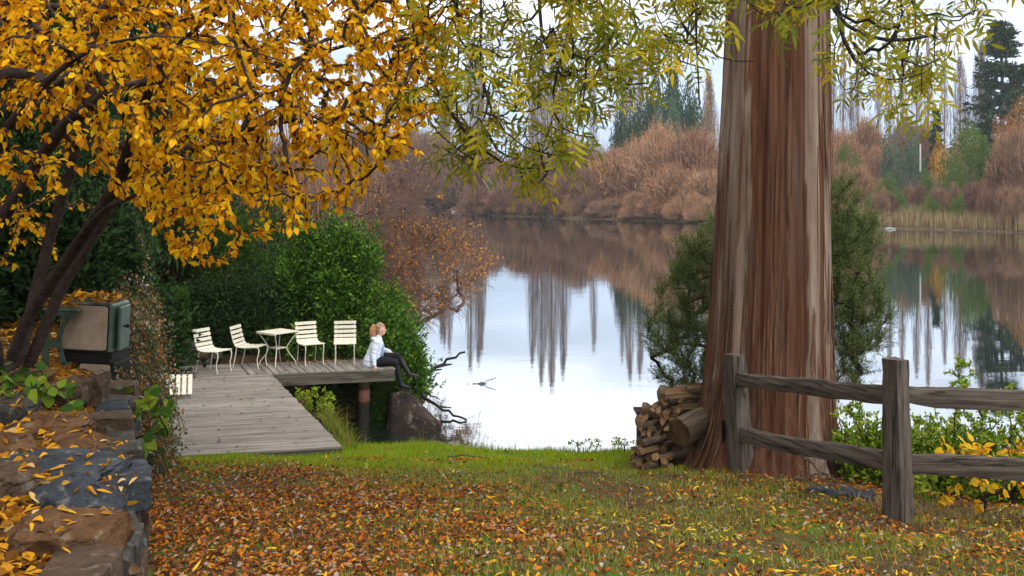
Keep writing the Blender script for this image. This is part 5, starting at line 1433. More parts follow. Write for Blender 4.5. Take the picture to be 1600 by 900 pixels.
# taller shore grass and reeds
M_shore = leaf_mat('shore_grass_blade', [(0, (.06, .11, .012)), (.5, (.12, .21, .02)), (.8, (.17, .24, .04)), (1, (.24, .20, .08))], .5, .35, .2)
n = 5200; x = rgz.uniform(-2.2, 4.2, n); y = ys(x) * .935 + rgz.normal(0, .12, n) - .05
keep = rgz.random(n) < np.clip(.35 + .5 * fbm(x, y * 0, 2.3, 4) + .5 * np.exp(-((x - .6) / .5) ** 2), .04, 1); x, y = x[keep], y[keep]
o = build('shore_grass', [blade_clump(rgz, np.stack([x, y, gz(x, y)], -1), len(x), .17, .5, .0035)], M_shore)
tag(o, 'taller tufts of grass fringing the edge of the water', 'grass', kind='stuff')
n = 260; x = rgz.uniform(-1.6, 2.2, n); y = ys(x) * .95 + rgz.normal(0, .1, n)
o = build('seeding_grass', [blade_clump(rgz, np.stack([x, y, gz(x, y)], -1), n, .42, .35, .0022)], M_sedge)
tag(o, 'thin tall seeding grass stalks standing against the bright water', 'grass', kind='stuff')
n = 700; x = rgz.normal(3.75, .35, n); y = rgz.normal(8.75, .22, n)
o = build('dry_grass', [blade_clump(rgz, np.stack([x, y, gz(x, y)], -1), n, .16, .8, .003)], leaf_mat('straw_blade', [(0, (.20, .15, .08)), (1, (.36, .28, .15))]))
tag(o, 'straw coloured dry grass beside the near fence post', 'grass', kind='stuff')
# small weeds by the water
for k, (px_, D) in enumerate(((905, 13.9), (930, 13.9), (965, 13.9), (975, 13.2))):
    q = on(px_, D); r = np.random.default_rng(400 + k)
    tgs = q + r.normal(0, .1, (8, 3)) * [1, 1, .3] + [0, 0, .18]
    plant('shore_weed', 'small bright green weed on the bank against the white water', q, tgs, 410 + k, LEAF_SMALL, .05, (5, 8), GY, group='weeds on the bank')
# leaf litter
LIT = [(0, (.04, .02, .011)), (.25, (.12, .042, .014)), (.46, (.27, .078, .016)), (.66, (.44, .13, .018)), (.78, (.55, .21, .022)), (.84, (.56, .30, .03)), (.89, (.22, .15, .11)), (1, (.46, .37, .32))]
M_lit = leaf_mat('fallen_leaf', LIT, .6, .2, .2)
M_ylit = leaf_mat('fallen_yellow_leaf', [(0, (.46, .26, .02)), (.6, (.62, .40, .025)), (1, (.66, .48, .05))], .5, .25, .2)
def litter(n, fn, T, size, mat, name, lab, pw=.8, y0=4.4, y1=14.2, lift=.012):
    x, y = lawn_points(n, y0, y1, pw); d = fn(x, y); ok = (rgz.random(n) < d) & (x > xw(y) + .08) & (y < ys(x) * .96)
    rel = np.stack([x - C0[0], y - C0[1]], -1); uu = (rel[:, 0] * E[1] - rel[:, 1] * E[0]) / dm; vv = (U[0] * rel[:, 1] - U[1] * rel[:, 0]) / dm
    ok &= ~((uu < .03) & (vv > -.02)) & ((x - TB[0]) ** 2 + (y - TB[1]) ** 2 > .9)
    x, y = x[ok], y[ok]; m = len(x)
    pos = np.stack([x, y, gz(x, y) + lift + .018 * rgz.random(m)], -1)
    a = rgz.uniform(0, 6.283, m); d = np.stack([np.cos(a), np.sin(a), rgz.normal(0, .22, m)], -1)
    nr = np.stack([rgz.normal(0, .38, m), rgz.normal(0, .38, m), np.where(rgz.random(m) < .7, 1, -1)], -1)
    return pos, frames(unit(d), nr), size * rgz.uniform(.55, 1.25, m)
fl = lambda x, y: np.clip((.95 * smooth(1.2, -2.2, x + .32 * (y - 8)) * smooth(11.6, 10.0, y + .25 * (x + 3)) + (.34 - .14 * smooth(-.5, 2.5, x)) * smooth(10.9, 7.6, y) + .06 * smooth(13, 11.0, y)) * (.75 + .4 * fbm(x, y, 1.1, 2)) + .8 * np.exp(-((y - 12.15 - .12 * x) / .16) ** 2) * (np.abs(x + .6) < 1.7) + .5 * np.exp(-((x - 3.5) ** 2 / 1.4 + (y - 9.7) ** 2 / .7)), .015, 1)
A = litter(62000, fl, LEAF_DRY, .041, M_lit, '', ''); B = litter(26000, fl, LEAF_DRY2, .042, M_lit, '', '', lift=.025)
build_parts = [scatter(LEAF_DRY, *A), scatter(LEAF_DRY2, *B)]
tag(build('leaf_litter', build_parts, M_lit), 'thick brown and orange fallen leaves covering the lawn', 'leaves', kind='stuff')
fy = lambda x, y: np.clip((.55 * smooth(10.4, 7.2, y) * (.55 + .6 * fbm(x, y, 1.6, 9)) + .03), 0, 1)
pY, RY, sY = litter(9500, fy, LEAF_LANCE, .068, M_ylit, '', '', lift=.02)
order = np.argsort(-(sY / pY[:, 1]) * ((np.abs(pY[:, 0]) < pY[:, 1] * .52) & (pY[:, 1] > 5.65)))
one, many = order[:240], order[240:]
me1 = mesh_from([LEAF_LANCE], 'fallen_leaf'); me1.materials.append(single_leaf_mat('fallen_yellow_single', [(0, (.42, .20, .02)), (.5, (.62, .38, .025)), (1, (.68, .48, .04))], .25))
for k in one:
    o = bpy.data.objects.new('fallen_leaf', me1); COL.objects.link(o); o.parent = ground
    o.matrix_local = Matrix([[*(float(v) for v in RY[k][r_] * sY[k]), float(pY[k][r_])] for r_ in range(3)] + [[0, 0, 0, 1]])
tag(build('yellow_leaf_litter', [scatter(LEAF_LANCE, pY[many], RY[many], sY[many])], M_ylit), 'yellow narrow leaves scattered over the near lawn', 'leaves', kind='stuff')
# leaves on the terrace, stones and stove
n = 16000; y = rgz.uniform(4.0, 13.2, n); x = xw(y) - rgz.random(n) * (y * .62 + xw(y) + .6).clip(.6, 5) - .02
pos = np.stack([x, y, gz(x, y) + .015 + .03 * rgz.random(n)], -1); a = rgz.uniform(0, 6.283, n)
R_ = frames(unit(np.stack([np.cos(a), np.sin(a), rgz.normal(0, .25, n)], -1)), np.stack([rgz.normal(0, .4, n), rgz.normal(0, .4, n), np.ones(n)], -1))
LT = leaf_mat('terrace_leaf', [(0, (.09, .04, .012)), (.3, (.22, .09, .015)), (.6, (.42, .19, .015)), (.85, (.58, .30, .02)), (1, (.5, .38, .2))], .6, .2, .2)
tag(build('terrace_leaf_litter', [scatter(LEAF_DRY, pos[::2], R_[::2], .075 * rgz.uniform(.6, 1.2, n)[::2]), scatter(LEAF_LANCE, pos[1::2], R_[1::2], .10 * rgz.uniform(.6, 1.2, n)[1::2])], LT), 'golden brown fallen leaves heaped on the terrace behind the stone wall', 'leaves', kind='stuff')
def ray_drop(pts, up=.6):
    """rest points on whatever of the stones lies below them"""
    dg = bpy.context.evaluated_depsgraph_get(); dg.update(); out, nr = [], []
    for p_ in pts:
        hit, loc, nn, *_ = scene.ray_cast(dg, Vector((p_[0], p_[1], p_[2] + up)), Vector((0, 0, -1)), distance=2.5)
        if hit: out.append(loc[:]); nr.append(nn[:])
    return np.array(out), np.array(nr)
cand = []
for cpx, cpy, D, sz, *_ in caps:
    c = P(cpx, cpy, D); m = int(22 * sz[0] * sz[1] / .2)
    cand += [c + np.array([rgz.uniform(-.5, .5) * sz[0], rgz.uniform(-.5, .5) * sz[1], .0]) for _ in range(m)]
lp, ln_ = ray_drop(cand, .35)
m = len(lp); a = rgz.uniform(0, 6.283, m); d = np.stack([np.cos(a), np.sin(a), a * 0], -1); d -= ln_ * (d * ln_).sum(1)[:, None]
tag(build('wall_leaf_litter', [scatter(LEAF_DRY2, lp[::2] + ln_[::2] * .012, frames(unit(d), ln_ + rgz.normal(0, .3, ln_.shape))[::2], rgz.uniform(.035, .075, m)[::2]), scatter(LEAF_LANCE, lp + ln_ * .012, frames(unit(d), ln_ + rgz.normal(0, .15, ln_.shape)), rgz.uniform(.04, .115, m))], LT), 'narrow golden leaves lying on top of the wall stones', 'leaves', kind='stuff')
S_ = np.array(stove.matrix_world) if False else None
cand = [np.array(stove.location) + np.array([rgz.uniform(-.48, .3), rgz.uniform(-.42, .3), 1.0]) for _ in range(420)]
lp, ln_ = ray_drop(cand, .5); ok = lp[:, 2] > stove.location[2] + .7; lp, ln_ = lp[ok], ln_[ok]; m = len(lp)
a = rgz.uniform(0, 6.283, m); d = np.stack([np.cos(a), np.sin(a), rgz.normal(0, .2, m)], -1)
tag(build('stove_leaf_litter', [scatter(LEAF_DRY, lp + [0, 0, .015] + np.abs(rgz.normal(0, .025, (m, 3))) * [0, 0, 1], frames(unit(d), rgz.normal(0, .35, (m, 3)) + [0, 0, 1]), rgz.uniform(.05, .1, m))], LT), 'orange leaves heaped on top of the old stove', 'leaves', kind='stuff')
# a few leaves on the deck boards
n = 230; uu = -rgz.random(n) * 2.8; vv = rgz.random(n) * (ELEN + 1.0); q = C0 + U * uu[:, None] + E * vv[:, None]; ok = q[:, 0] > xw(q[:, 1]) + .2; q = q[ok]
q2 = C1 + U * (rgz.random(260) * 2.2)[:, None] + E * (.55 + .65 * rgz.random(260) ** .5)[:, None]; q = np.concatenate([q, q2]); m = len(q); q[:, 2] = DZ + .012
a = rgz.uniform(0, 6.283, m)
M_dlit = leaf_mat('deck_leaf', [(0, (.12, .05, .025)), (.4, (.28, .11, .05)), (.75, (.40, .20, .10)), (1, (.5, .40, .32))], .6, .2, .2)
tag(build('deck_leaf_litter', [scatter(LEAF_DRY, q, frames(unit(np.stack([np.cos(a), np.sin(a), a * 0], -1)), np.stack([rgz.normal(0, .25, m), rgz.normal(0, .25, m), np.ones(m)], -1)), rgz.uniform(.02, .055, m))], M_dlit), 'scattered reddish leaves lying on the grey deck boards', 'leaves', kind='stuff')
# ------------------------------------------------------------------ the far shore
rf = np.random.default_rng(500)
def strips(a, b, w, bend, rng, nseg=3):
    """thin flat twigs from a to b"""
    n = len(a); s = np.linspace(0, 1, nseg + 1)
    c = a[:, None] + (b - a)[:, None] * s[None, :, None] + (np.sin(s * math.pi)[None, :, None] * bend[:, None, :])
    sd = np.cross(b - a, rng.normal(0, 1, a.shape)); sd = unit(sd)[:, None, :] * w[:, None, None] * (1 - .75 * s)[None, :, None]
    V = np.stack([c - sd, c + sd], 2).reshape(-1, 3)
    i = (np.arange(n) * (nseg + 1) * 2)[:, None] + (np.arange(nseg) * 2)[None]
    return V, np.stack([i, i + 1, i + 3, i + 2], -1).reshape(-1, 4)
def twig_mat(name, stops, vary=.35):
    return leaf_mat(name, stops, .8, .1, .1, vary_obj=vary)
M_will = twig_mat('willow_twig', [(0, (.06, .038, .032)), (.4, (.145, .088, .068)), (.75, (.27, .155, .105)), (1, (.40, .22, .125))])
M_will2 = twig_mat('orange_willow_twig', [(0, (.085, .055, .044)), (.35, (.20, .122, .09)), (.7, (.37, .215, .14)), (1, (.52, .31, .17))])
M_pop = twig_mat('poplar_twig', [(0, (.14, .11, .105)), (.6, (.24, .185, .165)), (1, (.32, .235, .19))], .25)
M_ftr = bark_mat('far_trunk', (.10, .08, .075), (.24, .20, .18), (2, 2, .4))
M_con = leaf_mat('conifer_needle', [(0, (.014, .036, .016)), (.6, (.032, .072, .03)), (1, (.06, .11, .045))], .6, .1, .15, vary_obj=.3)
M_bg = leaf_mat('blue_green_leaf', [(0, (.045, .085, .06)), (.6, (.085, .14, .095)), (1, (.14, .20, .14))], .6, .2, .15, vary_obj=.25)
M_fgr = leaf_mat('far_green_leaf', [(0, (.04, .08, .02)), (.6, (.085, .145, .032)), (1, (.15, .21, .045))], .6, .2, .15, vary_obj=.3)
M_fye = leaf_mat('far_yellow_leaf', [(0, (.40, .20, .03)), (.6, (.58, .32, .04)), (1, (.66, .40, .06))], .6, .3, .1, vary_obj=.2)
M_for = leaf_mat('far_orange_leaf', [(0, (.22, .10, .04)), (.6, (.38, .17, .06)), (1, (.48, .25, .09))], .6, .3, .1, vary_obj=.2)
PROTO = {}
def proto(key, name, parts):
    if key.startswith(('willow', 'orange', 'blue', 'green', 'yellow0')):       # crown fills a unit dome exactly
        cv = np.concatenate([v for v, _ in parts[1][1]]); hz_ = np.quantile(cv[:, 2], .996); rr_ = np.quantile(np.hypot(cv[:, 0], cv[:, 1]), .985)
        parts = [(pn, [(np.asarray(v) / [rr_, rr_, hz_], f) for v, f in ps], m, st) for pn, ps, m, st in parts]
    PROTO[key] = (name, [(pn, mesh_from(ps, pn), m, st) for pn, ps, m, st in parts])
    for pn, me, m, st in PROTO[key][1]: me.materials.append(m)
def willow(seed, n=16000, mat=M_will, leafmat=None):
    """a bare many-stemmed dome, unit radius and unit height"""
    r = np.random.default_rng(seed); L = 30
    c = unit(r.normal(0, 1, (L, 3))); c[:, 2] = np.abs(c[:, 2]); c = c * [.58, .58, .55] * r.uniform(.6, 1.1, (L, 1)); lr = r.uniform(.22, .40, L)
    w = r.integers(0, L, n); d = unit(r.normal(0, 1, (n, 3)) + [0, 0, .55]); d[:, 2] = np.abs(d[:, 2]) * .9 + d[:, 2] * .1
    tip = c[w] + d * (lr[w] * r.uniform(.55, 1.05, n))[:, None]; tip[:, 2] = np.maximum(tip[:, 2], .02)
    a = c[w] * r.uniform(.75, 1.0, (n, 1)) + (tip - c[w]) * r.uniform(.4, .85, (n, 1)) + r.normal(0, .05, (n, 3)); a[:, 2] = np.abs(a[:, 2]) * .9
    tip[:, 2] = tip[:, 2] / 1.0
    crown = strips(a, tip, r.uniform(.003, .006, n), r.normal(0, .02, (n, 3)) + [0, 0, .02], r, 2)
    st = []
    for k in range(L): st += tube([[r.normal(0, .12), r.normal(0, .12), -.12], c[k] * [.5, .5, .5] + r.normal(0, .04, 3), c[k]], [.016, .011, .006], 4, False)
    ps = [('stem', st, M_ftr, False), ('crown', [crown], mat, True)]
    if leafmat:
        k = r.integers(0, n, n // 3); q = tip[k] + r.normal(0, .02, (len(k), 3))
        ps.append(('foliage', [scatter(LEAF_SMALL, q, frames(unit(r.normal(0, 1, q.shape)), r.normal(0, 1, q.shape)), r.uniform(.018, .04, len(q)))], leafmat, True))
    return ps
for k in range(4): proto('willow%d' % k, 'bare_willow', willow(600 + k))
for k in range(3): proto('orange%d' % k, 'russet_willow', willow(620 + k, mat=M_will2, leafmat=M_for))
def poplar(seed, n=620, narrow=.07, mat=M_pop, leaf=None):
    """a bare upright poplar of unit height"""
    r = np.random.default_rng(seed)
    h = .12 + .86 * r.random(n) ** .85; a_ = r.uniform(0, 6.283, n); L = .16 * (1.05 - h) + .05; wd = narrow * np.clip(1.03 - h, .02, 1) ** .8 * r.uniform(.3, 1.15, n)
    a = np.stack([0 * h, 0 * h, h - .02], -1); mid = np.stack([np.cos(a_) * wd, np.sin(a_) * wd, h + L * .35], -1); tip = mid + np.stack([np.cos(a_) * .01, np.sin(a_) * .01, L * r.uniform(.3, 1.5, n)], -1) + r.normal(0, .004, (n, 3))
    k = r.random(n) < .35
    v = [strips(np.where(k[:, None], a, mid), np.where(k[:, None], mid, tip), r.uniform(.0009, .0020, n), r.normal(0, .004, (n, 3)), r)]
    ps = [('trunk', tube([[0, 0, -.05], [.004, 0, .35], [-.003, 0, .7], [0, 0, 1.0]], [.011, .008, .004, .0008], 6, False), M_ftr, False), ('crown', v, mat, True)]
    if leaf:
        q = mid[:900] + r.normal(0, .012, (900, 3)); ps.append(('foliage', [scatter(LEAF_SMALL, q, frames(unit(r.normal(0, 1, q.shape)), r.normal(0, 1, q.shape)), r.uniform(.012, .026, 900))], leaf, True))
    return ps
for k in range(3): proto('poplar%d' % k, 'bare_poplar', poplar(640 + k))
proto('brownpoplar0', 'brown_poplar', poplar(650, 1350, .12, twig_mat('brown_poplar_twig', [(0, (.12, .085, .075)), (.6, (.20, .14, .12)), (1, (.28, .19, .14))])))
proto('yellowpoplar0', 'yellow_poplar', poplar(651, 1500, .11, M_pop, M_fye))
def leafy(seed, mat, n=5200, leaf=.055, trunk=True, lumps=24, lr=.30):
    r = np.random.default_rng(seed); p_, o_, cs = bush_cloud(r, n, (1, 1, .86), lumps, lr, shell=.6)
    p_[:, 2] += .14; cs[:, 2] += .14
    st = tube([[0, 0, -.08], [.02, 0, .2], [0, .02, .55]], [.035, .028, .012], 7, False)
    for c in cs[:14]: st += tube([[0, 0, .15], c * .5 + [0, 0, .05], c * .9], [.016, .011, .005], 4, False)
    return [('trunk', st, M_ftr, False), ('crown', [scatter(LEAF_SMALL, p_, frames(unit(o_ + r.normal(0, .7, p_.shape)), o_ + r.normal(0, .5, p_.shape)), leaf * r.uniform(.6, 1.3, len(p_)))], mat, True)]
proto('bluegreen0', 'blue_green_tree', leafy(660, M_bg, 7000, .05)); proto('green0', 'green_tree', leafy(661, M_fgr, 7000)); proto('green1', 'green_bush', leafy(662, M_fgr, 5000)); proto('yellow0', 'yellow_tree', leafy(663, M_fye, 3500, .05)); proto('orangetree0', 'orange_tree', leafy(664, M_for, 4000, .05))
def conifer(seed, tiers=26, n_br=7, wid=.20, flat=.0, per=34):
    """whorls of drooping branches clothed in needle sprays; unit height"""
    r = np.random.default_rng(seed); tr = tube([[0, 0, -.05], [0, 0, .5], [0, 0, 1]], [.018, .011, .001], 7, False); pos, dr = [], []
    for k in range(tiers):
        h = .12 + .86 * (k + r.random() * .7) / tiers
        for q in range(n_br):
            a = r.uniform(0, 6.283); L = wid * (1.05 - h) ** .75 * r.uniform(.45, 1.25); d = np.array([math.cos(a), math.sin(a), flat + r.normal(0, .12)]); e = np.array([0, 0, h]) + d * L
            tr += tube([[0, 0, h], (np.array([0, 0, h]) + e) / 2 + [0, 0, .008], e], [.003, .002, .001], 3, False)
            s = .2 + .85 * r.random((per, 1)) ** .8; pos.append(np.array([0, 0, h]) + d * L * s + r.normal(0, .012, (per, 3)) * [1, 1, .6]); dr.append(unit(d * .8 + r.normal(0, .6, (per, 3)) + [0, 0, .1]))
    pos = np.concatenate(pos); dr = np.concatenate(dr)
    return tr, pos, dr, r
for k, (w, fl_) in enumerate(((.17, .05), (.24, .12), (.12, .35))):
    tr, pos, dr, r = conifer(670 + k, wid=w, flat=fl_)
    proto('conifer%d' % k, 'dark_conifer', [('trunk', tr, M_ftr, False), ('crown', [scatter(LEAF_SMALL, pos, frames(dr, r.normal(0, .6, pos.shape) + [0, 0, 1]), r.uniform(.02, .042, len(pos)))], M_con, True)])
used_name = {}
def tree(key, px_, ytop, D, wpx, lab, cat='tree', group=None, base=None, yaw=None, sink=.0):
    name, parts = PROTO[key]
    x = (px_ - 800) / FPX * D; z0 = float(gz(x, D)) if base is None else base
    h = CZ - (ytop - HOR) / FPX * D - z0; w = wpx / 2 / FPX * D
    k = 1.0 if key.startswith(('willow', 'orange', 'blue', 'green', 'yellow0')) else None
    root = thing(name, lab, cat, (x, D, z0 - sink), (0, 0, rf.uniform(0, 6.28) if yaw is None else yaw), group)
    sx = w if k else h * (wpx / FPX * D / h) / {'p': .17, 'b': .24, 'y': .22, 'c': .36}[key[0]]
    root.scale = (sx, sx, h if k else h)
    for pn, me, m, stf in parts:
        o = bpy.data.objects.new(pn, me); COL.objects.link(o); o.parent = root
        if stf: o['kind'] = 'stuff'
    return root
# bare willows along the far bank, lake left of the big trunk
W = 'bare grey-brown willow in the thicket lining the far shore'
GW = 'bare willows lining the far shore'
for k, (x, yt, D, w) in enumerate(((470, 225, 285, 90), (540, 210, 282, 100), (600, 202, 285, 100), (652, 205, 282, 80), (690, 218, 283, 70), (560, 262, 262, 70), (640, 262, 268, 80), (700, 258, 279, 50), (745, 222, 262, 60), (770, 240, 240, 60), (800, 246, 222, 60), (835, 238, 214, 80), (880, 236, 206, 70), (915, 222, 214, 80), (815, 285, 207, 70), (865, 276, 199, 80), (755, 292, 214, 50), (905, 268, 190, 70), (940, 262, 186, 70), (965, 240, 196, 80), (590, 290, 272, 80), (670, 292, 274, 60))):
    tree('willow%d' % (k % 4), x, yt, D + 6, w * 1.7, W, group=GW)
R_ = 'russet tinted bare willow dome on the far shore beside the big trunk'
for k, (x, yt, D, w) in enumerate(((985, 222, 186, 100), (1040, 200, 178, 100), (1095, 205, 170, 100), (1010, 262, 178, 90), (1068, 250, 168, 100), (1110, 268, 160, 80), (1000, 300, 173, 66), (1050, 300, 165, 80), (1095, 306, 158, 70), (1150, 240, 165, 100), (1220, 250, 160, 110))):
    tree('orange%d' % (k % 3) if k not in (3, 6) else 'willow1', x, yt, D + 5, w * 1.5, R_, group='russet willows beside the big trunk')
# right of the trunk
for k, (x, yt, D, w) in enumerate(((1310, 205, 190, 70), (1345, 190, 196, 70), (1300, 250, 160, 50), (1345, 262, 150, 50), (1375, 232, 168, 46), (1420, 190, 215, 70))):
    tree('orange%d' % (k % 3), x, yt, D + 4, w * 1.5, 'russet bush on the far bank just past the big trunk', 'bush', 'russet bushes past the trunk')
for k, (x, yt, D, w) in enumerate(((1568, 250, 132, 70), (1600, 205, 130, 90), (1545, 285, 126, 60), (1590, 290, 119, 70), (1640, 230, 122, 100), (1615, 300, 116, 60))):
    tree('willow%d' % (k % 4), x, yt, D + 3, w * 1.35, 'bare brown willow at the picture edge on the far bank', group='bare willows at the edge of the picture')
for x, yt, D, w in ((1600, 150, 165, 70), (1570, 180, 172, 50), (1510, 205, 180, 60)): tree('orangetree0', x, yt, D, w, 'orange leafed tree among bare trees at the edge of the picture', group='orange trees at the picture edge')
tree('bluegreen0', 1411, 193, 158, 76, 'round blue-green tree on the far bank past the trunk', sink=0)
tree('green0', 1518, 195, 150, 92, 'rounded mid green tree on the far bank beside the reed meadow')
tree('green1', 1492, 245, 146, 50, 'small green bush under the rounded green tree', 'bush')
tree('yellow0', 1468, 215, 172, 36, 'small bright yellow tree beside the rounded green tree')
tree('green1', 774, 272, 222, 40, 'dark green bush among bare willows on the far shore', 'bush')
tree('green1', 1340, 240, 178, 46, 'green bush half hidden by russet bushes past the trunk', 'bush')
tree('conifer2', 1463, 168, 188, 40, 'narrow dark cypress behind the yellow tree')
tree('conifer1', 1566, 32, 190, 105, 'tall dark cedar rising above every tree on the far bank')
tree('conifer0', 1590, 110, 215, 60, 'shorter dark conifer at the very edge beside the cedar')
tree('brownpoplar0', 1500, 92, 205, 40, 'brown twiggy poplar beside the cedar, shorter of the pair')
tree('brownpoplar0', 1533, 70, 205, 46, 'brown twiggy poplar touching the cedar, taller of the pair')
tree('yellowpoplar0', 1542, 120, 196, 30, 'slim poplar with yellow leaves in front of the cedar')
proto('green2', 'dark_green_tree', leafy(665, M_con, 9000, .06, lumps=40, lr=.24))
tree('green2', 978, 158, 226, 56, 'dark green tree behind the russet willows, leftmost of its clump'); tree('green2', 1022, 120, 240, 78, 'tallest dark green tree behind the russet willows'); tree('green2', 1078, 128, 232, 66, 'dark green tree behind the russet willows, closest to the trunk'); tree('conifer0', 1052, 108, 246, 50, 'pointed conifer rising behind the dark green trees')
for x, yt, D, w, lab in ((1318, 222, 168, 42, 'olive bush on the far bank touching the trunk outline'), (1562, 222, 146, 54, 'olive green bush beside the rounded green tree at the edge'), (1448, 262, 150, 34, 'low olive bush between the blue-green tree and the rounded green tree'), (1388, 268, 148, 40, 'low olive bush under the blue-green tree')): tree('green1', x, yt, D, w, lab, 'bush')
tree('bluegreen0', 1042, 138, 215, 52, 'blue-green tree in front of the dark conifers')
tree('yellowpoplar0', 1108, 120, 214, 40, 'yellow leafed poplar showing at the edge of the big trunk')
PL = 'tall bare poplar seen faintly behind the far shore willows'
for k, (x, yt, D, w) in enumerate(((628, 95, 330, 24), (648, 130, 335, 20), (690, 120, 330, 22), (702, 105, 330, 24), (735, 80, 325, 28), (752, 100, 335, 24), (600, 120, 335, 22), (928, 112, 318, 22), (972, 92, 318, 24), (560, 100, 330, 24))):
    tree('poplar%d' % (k % 3), x, yt, D, w * 1.15, PL, group='bare poplars behind the far shore')
for k, (x, yt, D, w) in enumerate(((832, 88, 312, 26), (846, 62, 310, 30), (862, 52, 310, 32), (880, 72, 312, 28), (984, 66, 316, 28), (1000, 72, 318, 28), (748, 90, 322, 28), (694, 118, 326, 22))):
    tree('brownpoplar0', x, yt, D, w * 1.1, 'tall twiggy poplar standing in a close clump behind the far willows', group='poplar clumps behind the far shore')
for k, (x, yt, D, w) in enumerate(((1302, 85, 262, 20), (1318, 70, 262, 22), (1340, 95, 264, 20), (1372, 110, 268, 18), (1390, 95, 264, 22), (1410, 85, 262, 22), (1432, 75, 262, 24), (1450, 62, 262, 24), (1476, 95, 258, 22), (1330, 120, 266, 18))):
    tree('poplar%d' % (k % 3), x, yt, D, w * 1.1, 'tall bare poplar in the pale row between the trunk and the cedar', group='bare poplars past the trunk')
# reeds and meadow
M_reed = leaf_mat('reed_blade', [(0, (.14, .09, .05)), (.5, (.26, .18, .10)), (.85, (.34, .26, .14)), (1, (.22, .24, .10))], .7, .2, .1)
n = 9000; px_ = rf.uniform(1325, 1610, n); d = rf.random(n) ** 1.2 * 30; D = far_d(px_) + .5 + d; x = (px_ - 800) / FPX * D
bpz = np.stack([x, D, gz(x, D)], -1)
tag(build('reed_bed', [blade_clump(rf, bpz, n, 2.1, .25, .045, .3, 4)], M_reed), 'straw coloured reeds and tall grass on the far bank past the trunk', 'reeds', kind='stuff')
n = 5200; px_ = rf.uniform(1365, 1510, n); D = far_d(px_) + 8 + 26 * rf.random(n); x = (px_ - 800) / FPX * D
ok = fbm(x * .12, D * .12, 1.5, 3) > .1
tag(build('meadow_grass', [blade_clump(rf, np.stack([x, D, gz(x, D)], -1)[ok], ok.sum(), 2.6, .3, .05, .3, 4)], leaf_mat('meadow_blade', [(0, (.08, .12, .04)), (1, (.17, .2, .07))])), 'pale green tall grass patches in the far reed meadow', 'grass', kind='stuff')
n = 5000; px_ = rf.uniform(560, 1320, n); px_ = px_ + 9 * np.sin(px_ * .35) ; D = far_d(px_) + .6 + rf.random(n) ** 2 * 6; x = (px_ - 800) / FPX * D
tag(build('bank_brush', [blade_clump(rf, np.stack([x, D, gz(x, D)], -1), n, 1.5, 1.1, .03, .5, 4)], M_will), 'low tangled brown brush along the far waterline', 'brush', kind='stuff')
# leaning pale stems in the willow gap
for k, (x0, y0, x1, y1, lab) in enumerate(((775, 318, 742, 262, 'pale leaning dead trunk in the willows above the far shore'), (782, 316, 757, 268, 'second pale dead trunk leaning beside the first on the far shore'))):
    D = 218; a, b = P(x0, y0, D), P(x1, y1, D + 3); o = build('dead_trunk', tube([a, (a + b) / 2 + [.3, 0, 0], b], [.14, .10, .04], 6), plain_mat('bleached_wood', (.27, .22, .19), .8, .1), None, True); tag(o, lab, 'dead tree')
# white utility post among the trees
a, b = P(1438, 268, 150), P(1438, 226, 150)
tag(build('white_post', tube([a, b, b + [0, 0, .1]], [.14, .12, .06], 8), plain_mat('weathered_white_post', (.36, .35, .33), .7, .2), None, True), 'pale upright post beside the round blue-green tree', 'post')
# boats
M_hull = plain_mat('white_hull', (.78, .80, .84), .4, .4); M_cover = plain_mat('blue_boat_cover', (.16, .24, .55), .6, .3); M_gry = plain_mat('grey_green_hull', (.22, .25, .25), .5, .3)
def boat(name, lab, px_, D, L, hull, cover, yaw):
    x = (px_ - 800) / FPX * D; root = thing(name, lab, 'boat', (x, D, -.08), (0, 0, yaw))
    st = np.linspace(0, 1, 13); wd = L * .19 * np.sqrt(np.clip(1 - ((st - .42) / .6) ** 2, .02, 1)); n = 9; V = []
    for f, w in zip(st, wd):
        for k in range(n):
            a = math.pi * k / (n - 1); V.append([(f - .5) * L, -w * math.cos(a), .12 * L * (1 + .35 * max(0, f - .5)) * (1 - math.sin(a) ** .8) + .0])
    V = np.array(V); F = [[r * n + k, r * n + n + k, r * n + n + k + 1, r * n + k + 1] for r in range(12) for k in range(n - 1)]
    build('hull', [(V, np.array(F)), (V[:n], np.arange(n)[None])], hull, root, True)
    top = V.reshape(13, n, 3); C = []
    for r in range(13):
        l, rr = top[r, 0], top[r, -1]
        for k in range(7):
            f = k / 6; C.append(l + (rr - l) * f + [0, 0, .01 + .10 * L * math.sin(math.pi * f) * math.sin(math.pi * min(1, .12 + r / 13))])
    C = np.array(C); build('cover', [(C, np.array([[r * 7 + k, r * 7 + k + 1, r * 7 + 8 + k, r * 7 + 7 + k] for r in range(12) for k in range(6)]))], cover, root, True)
    for s in (0, -1): build('gunwale', tube(top[:, s] + [0, 0, .01], .03, 5), hull, root, True)
boat('moored_boat', 'small white boat with a blue cover moored in the far cove', 716, 250, 3.1, M_hull, M_cover, .25)
boat('upturned_dinghy', 'small pale dinghy drawn up against the reeds past the trunk', 1391, 126.5, 1.5, M_gry, M_gry, .1)

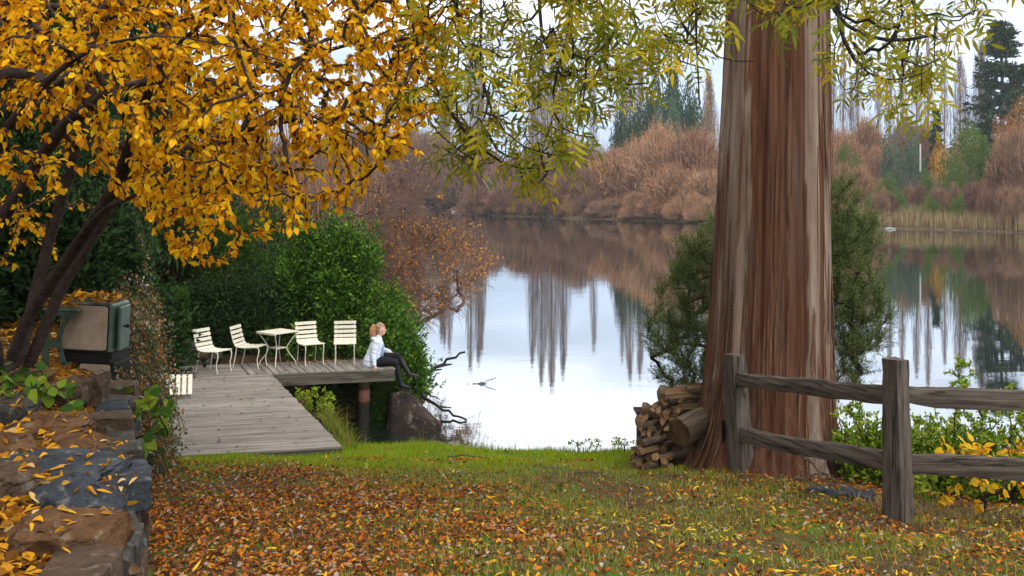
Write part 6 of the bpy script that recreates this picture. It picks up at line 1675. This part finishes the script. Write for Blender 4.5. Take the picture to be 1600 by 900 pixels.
# low willow scrub right at the far waterline
for k in range(46):
    x = 570 + k * 16.3 + rf.uniform(-7, 7); D = far_d(x) + rf.uniform(1.5, 7); hpx = rf.uniform(16, 46) * (1.0 if x > 700 else .7)
    if 688 < x < 752: continue
    key = ('orange%d' % (k % 3)) if x > 960 or k % 5 == 0 else 'willow%d' % (k % 4)
    tree(key, x, float(CZ * FPX / D + HOR) - hpx, D, rf.uniform(34, 66), 'low bare scrub willow hanging over the far waterline', 'bush', 'scrub along the far waterline')
for k in range(16):
    x = 1360 + k * 16 + rf.uniform(-6, 6); D = far_d(x) + rf.uniform(1, 22); hpx = rf.uniform(16, 34)
    tree(('willow%d' % (k % 4)) if k % 3 else 'green1', x, 330 - hpx - (D - 115) * .4, D, rf.uniform(26, 46), 'low brown scrub bush among the reeds past the trunk', 'bush', 'scrub among the far reeds')
# nearer left bank behind the shrubs
for k, (x, yt, D, w) in enumerate(((455, 215, 52, 170), (540, 232, 60, 150), (610, 262, 74, 110), (500, 285, 44, 150), (585, 300, 48, 110), (390, 190, 46, 180))):
    tree('willow%d' % (k % 4), x, yt, D, w, 'bare brown willow on the near bank beyond the glossy green shrub', group='bare willows on the near bank')
for k, (x, yt, D, w) in enumerate(((300, 120, 60, 220), (200, 60, 48, 240), (80, 0, 40, 300), (-80, -40, 36, 320))):
    tree('green0', x, yt, D, w, 'dark green tree on the bank glimpsed behind the golden leaves', group='trees behind the golden tree')
# big evergreens over the terrace; the unseen first one added to block sky light
for px_, D, h_, w_, lab in ((-650, 9.0, 10.5, 3.4, 'unseen evergreen tree added beyond the picture edge to shade the terrace'), (-190, 15.5, 10.5, 3.6, 'tall dark evergreen tree behind the golden tree at the picture edge'), (110, 22, 9.0, 3.4, 'dark evergreen tree behind the old stove and golden stems')):
    x = (px_ - 800) / FPX * D; root = thing('shade_evergreen_tree', lab, 'tree', (x, D, float(gz(x, D)))); root.scale = (w_, w_, h_)
    for pn_, ps_, m_, st_ in leafy(700 + int(D), G2, 16000, .05, lumps=50, lr=.24):
        o = build(pn_, ps_, m_, root); 
        if st_: o['kind'] = 'stuff'
# ------------------------------------------------------------------ lake haze
hz = build('haze', [boxvf(0, 385, 22, 1700, 1000, 52)], None)
t = NT('lake_haze'); pv = t.n('ShaderNodeVolumePrincipled'); pv.inputs['Color'].default_value = (.82, .89, 1, 1); pv.inputs['Density'].default_value = .00022; pv.inputs['Anisotropy'].default_value = .1
t.l(pv.outputs[0], t.out.inputs['Volume']); hz.data.materials.append(t.m); tag(hz, kind='stuff')
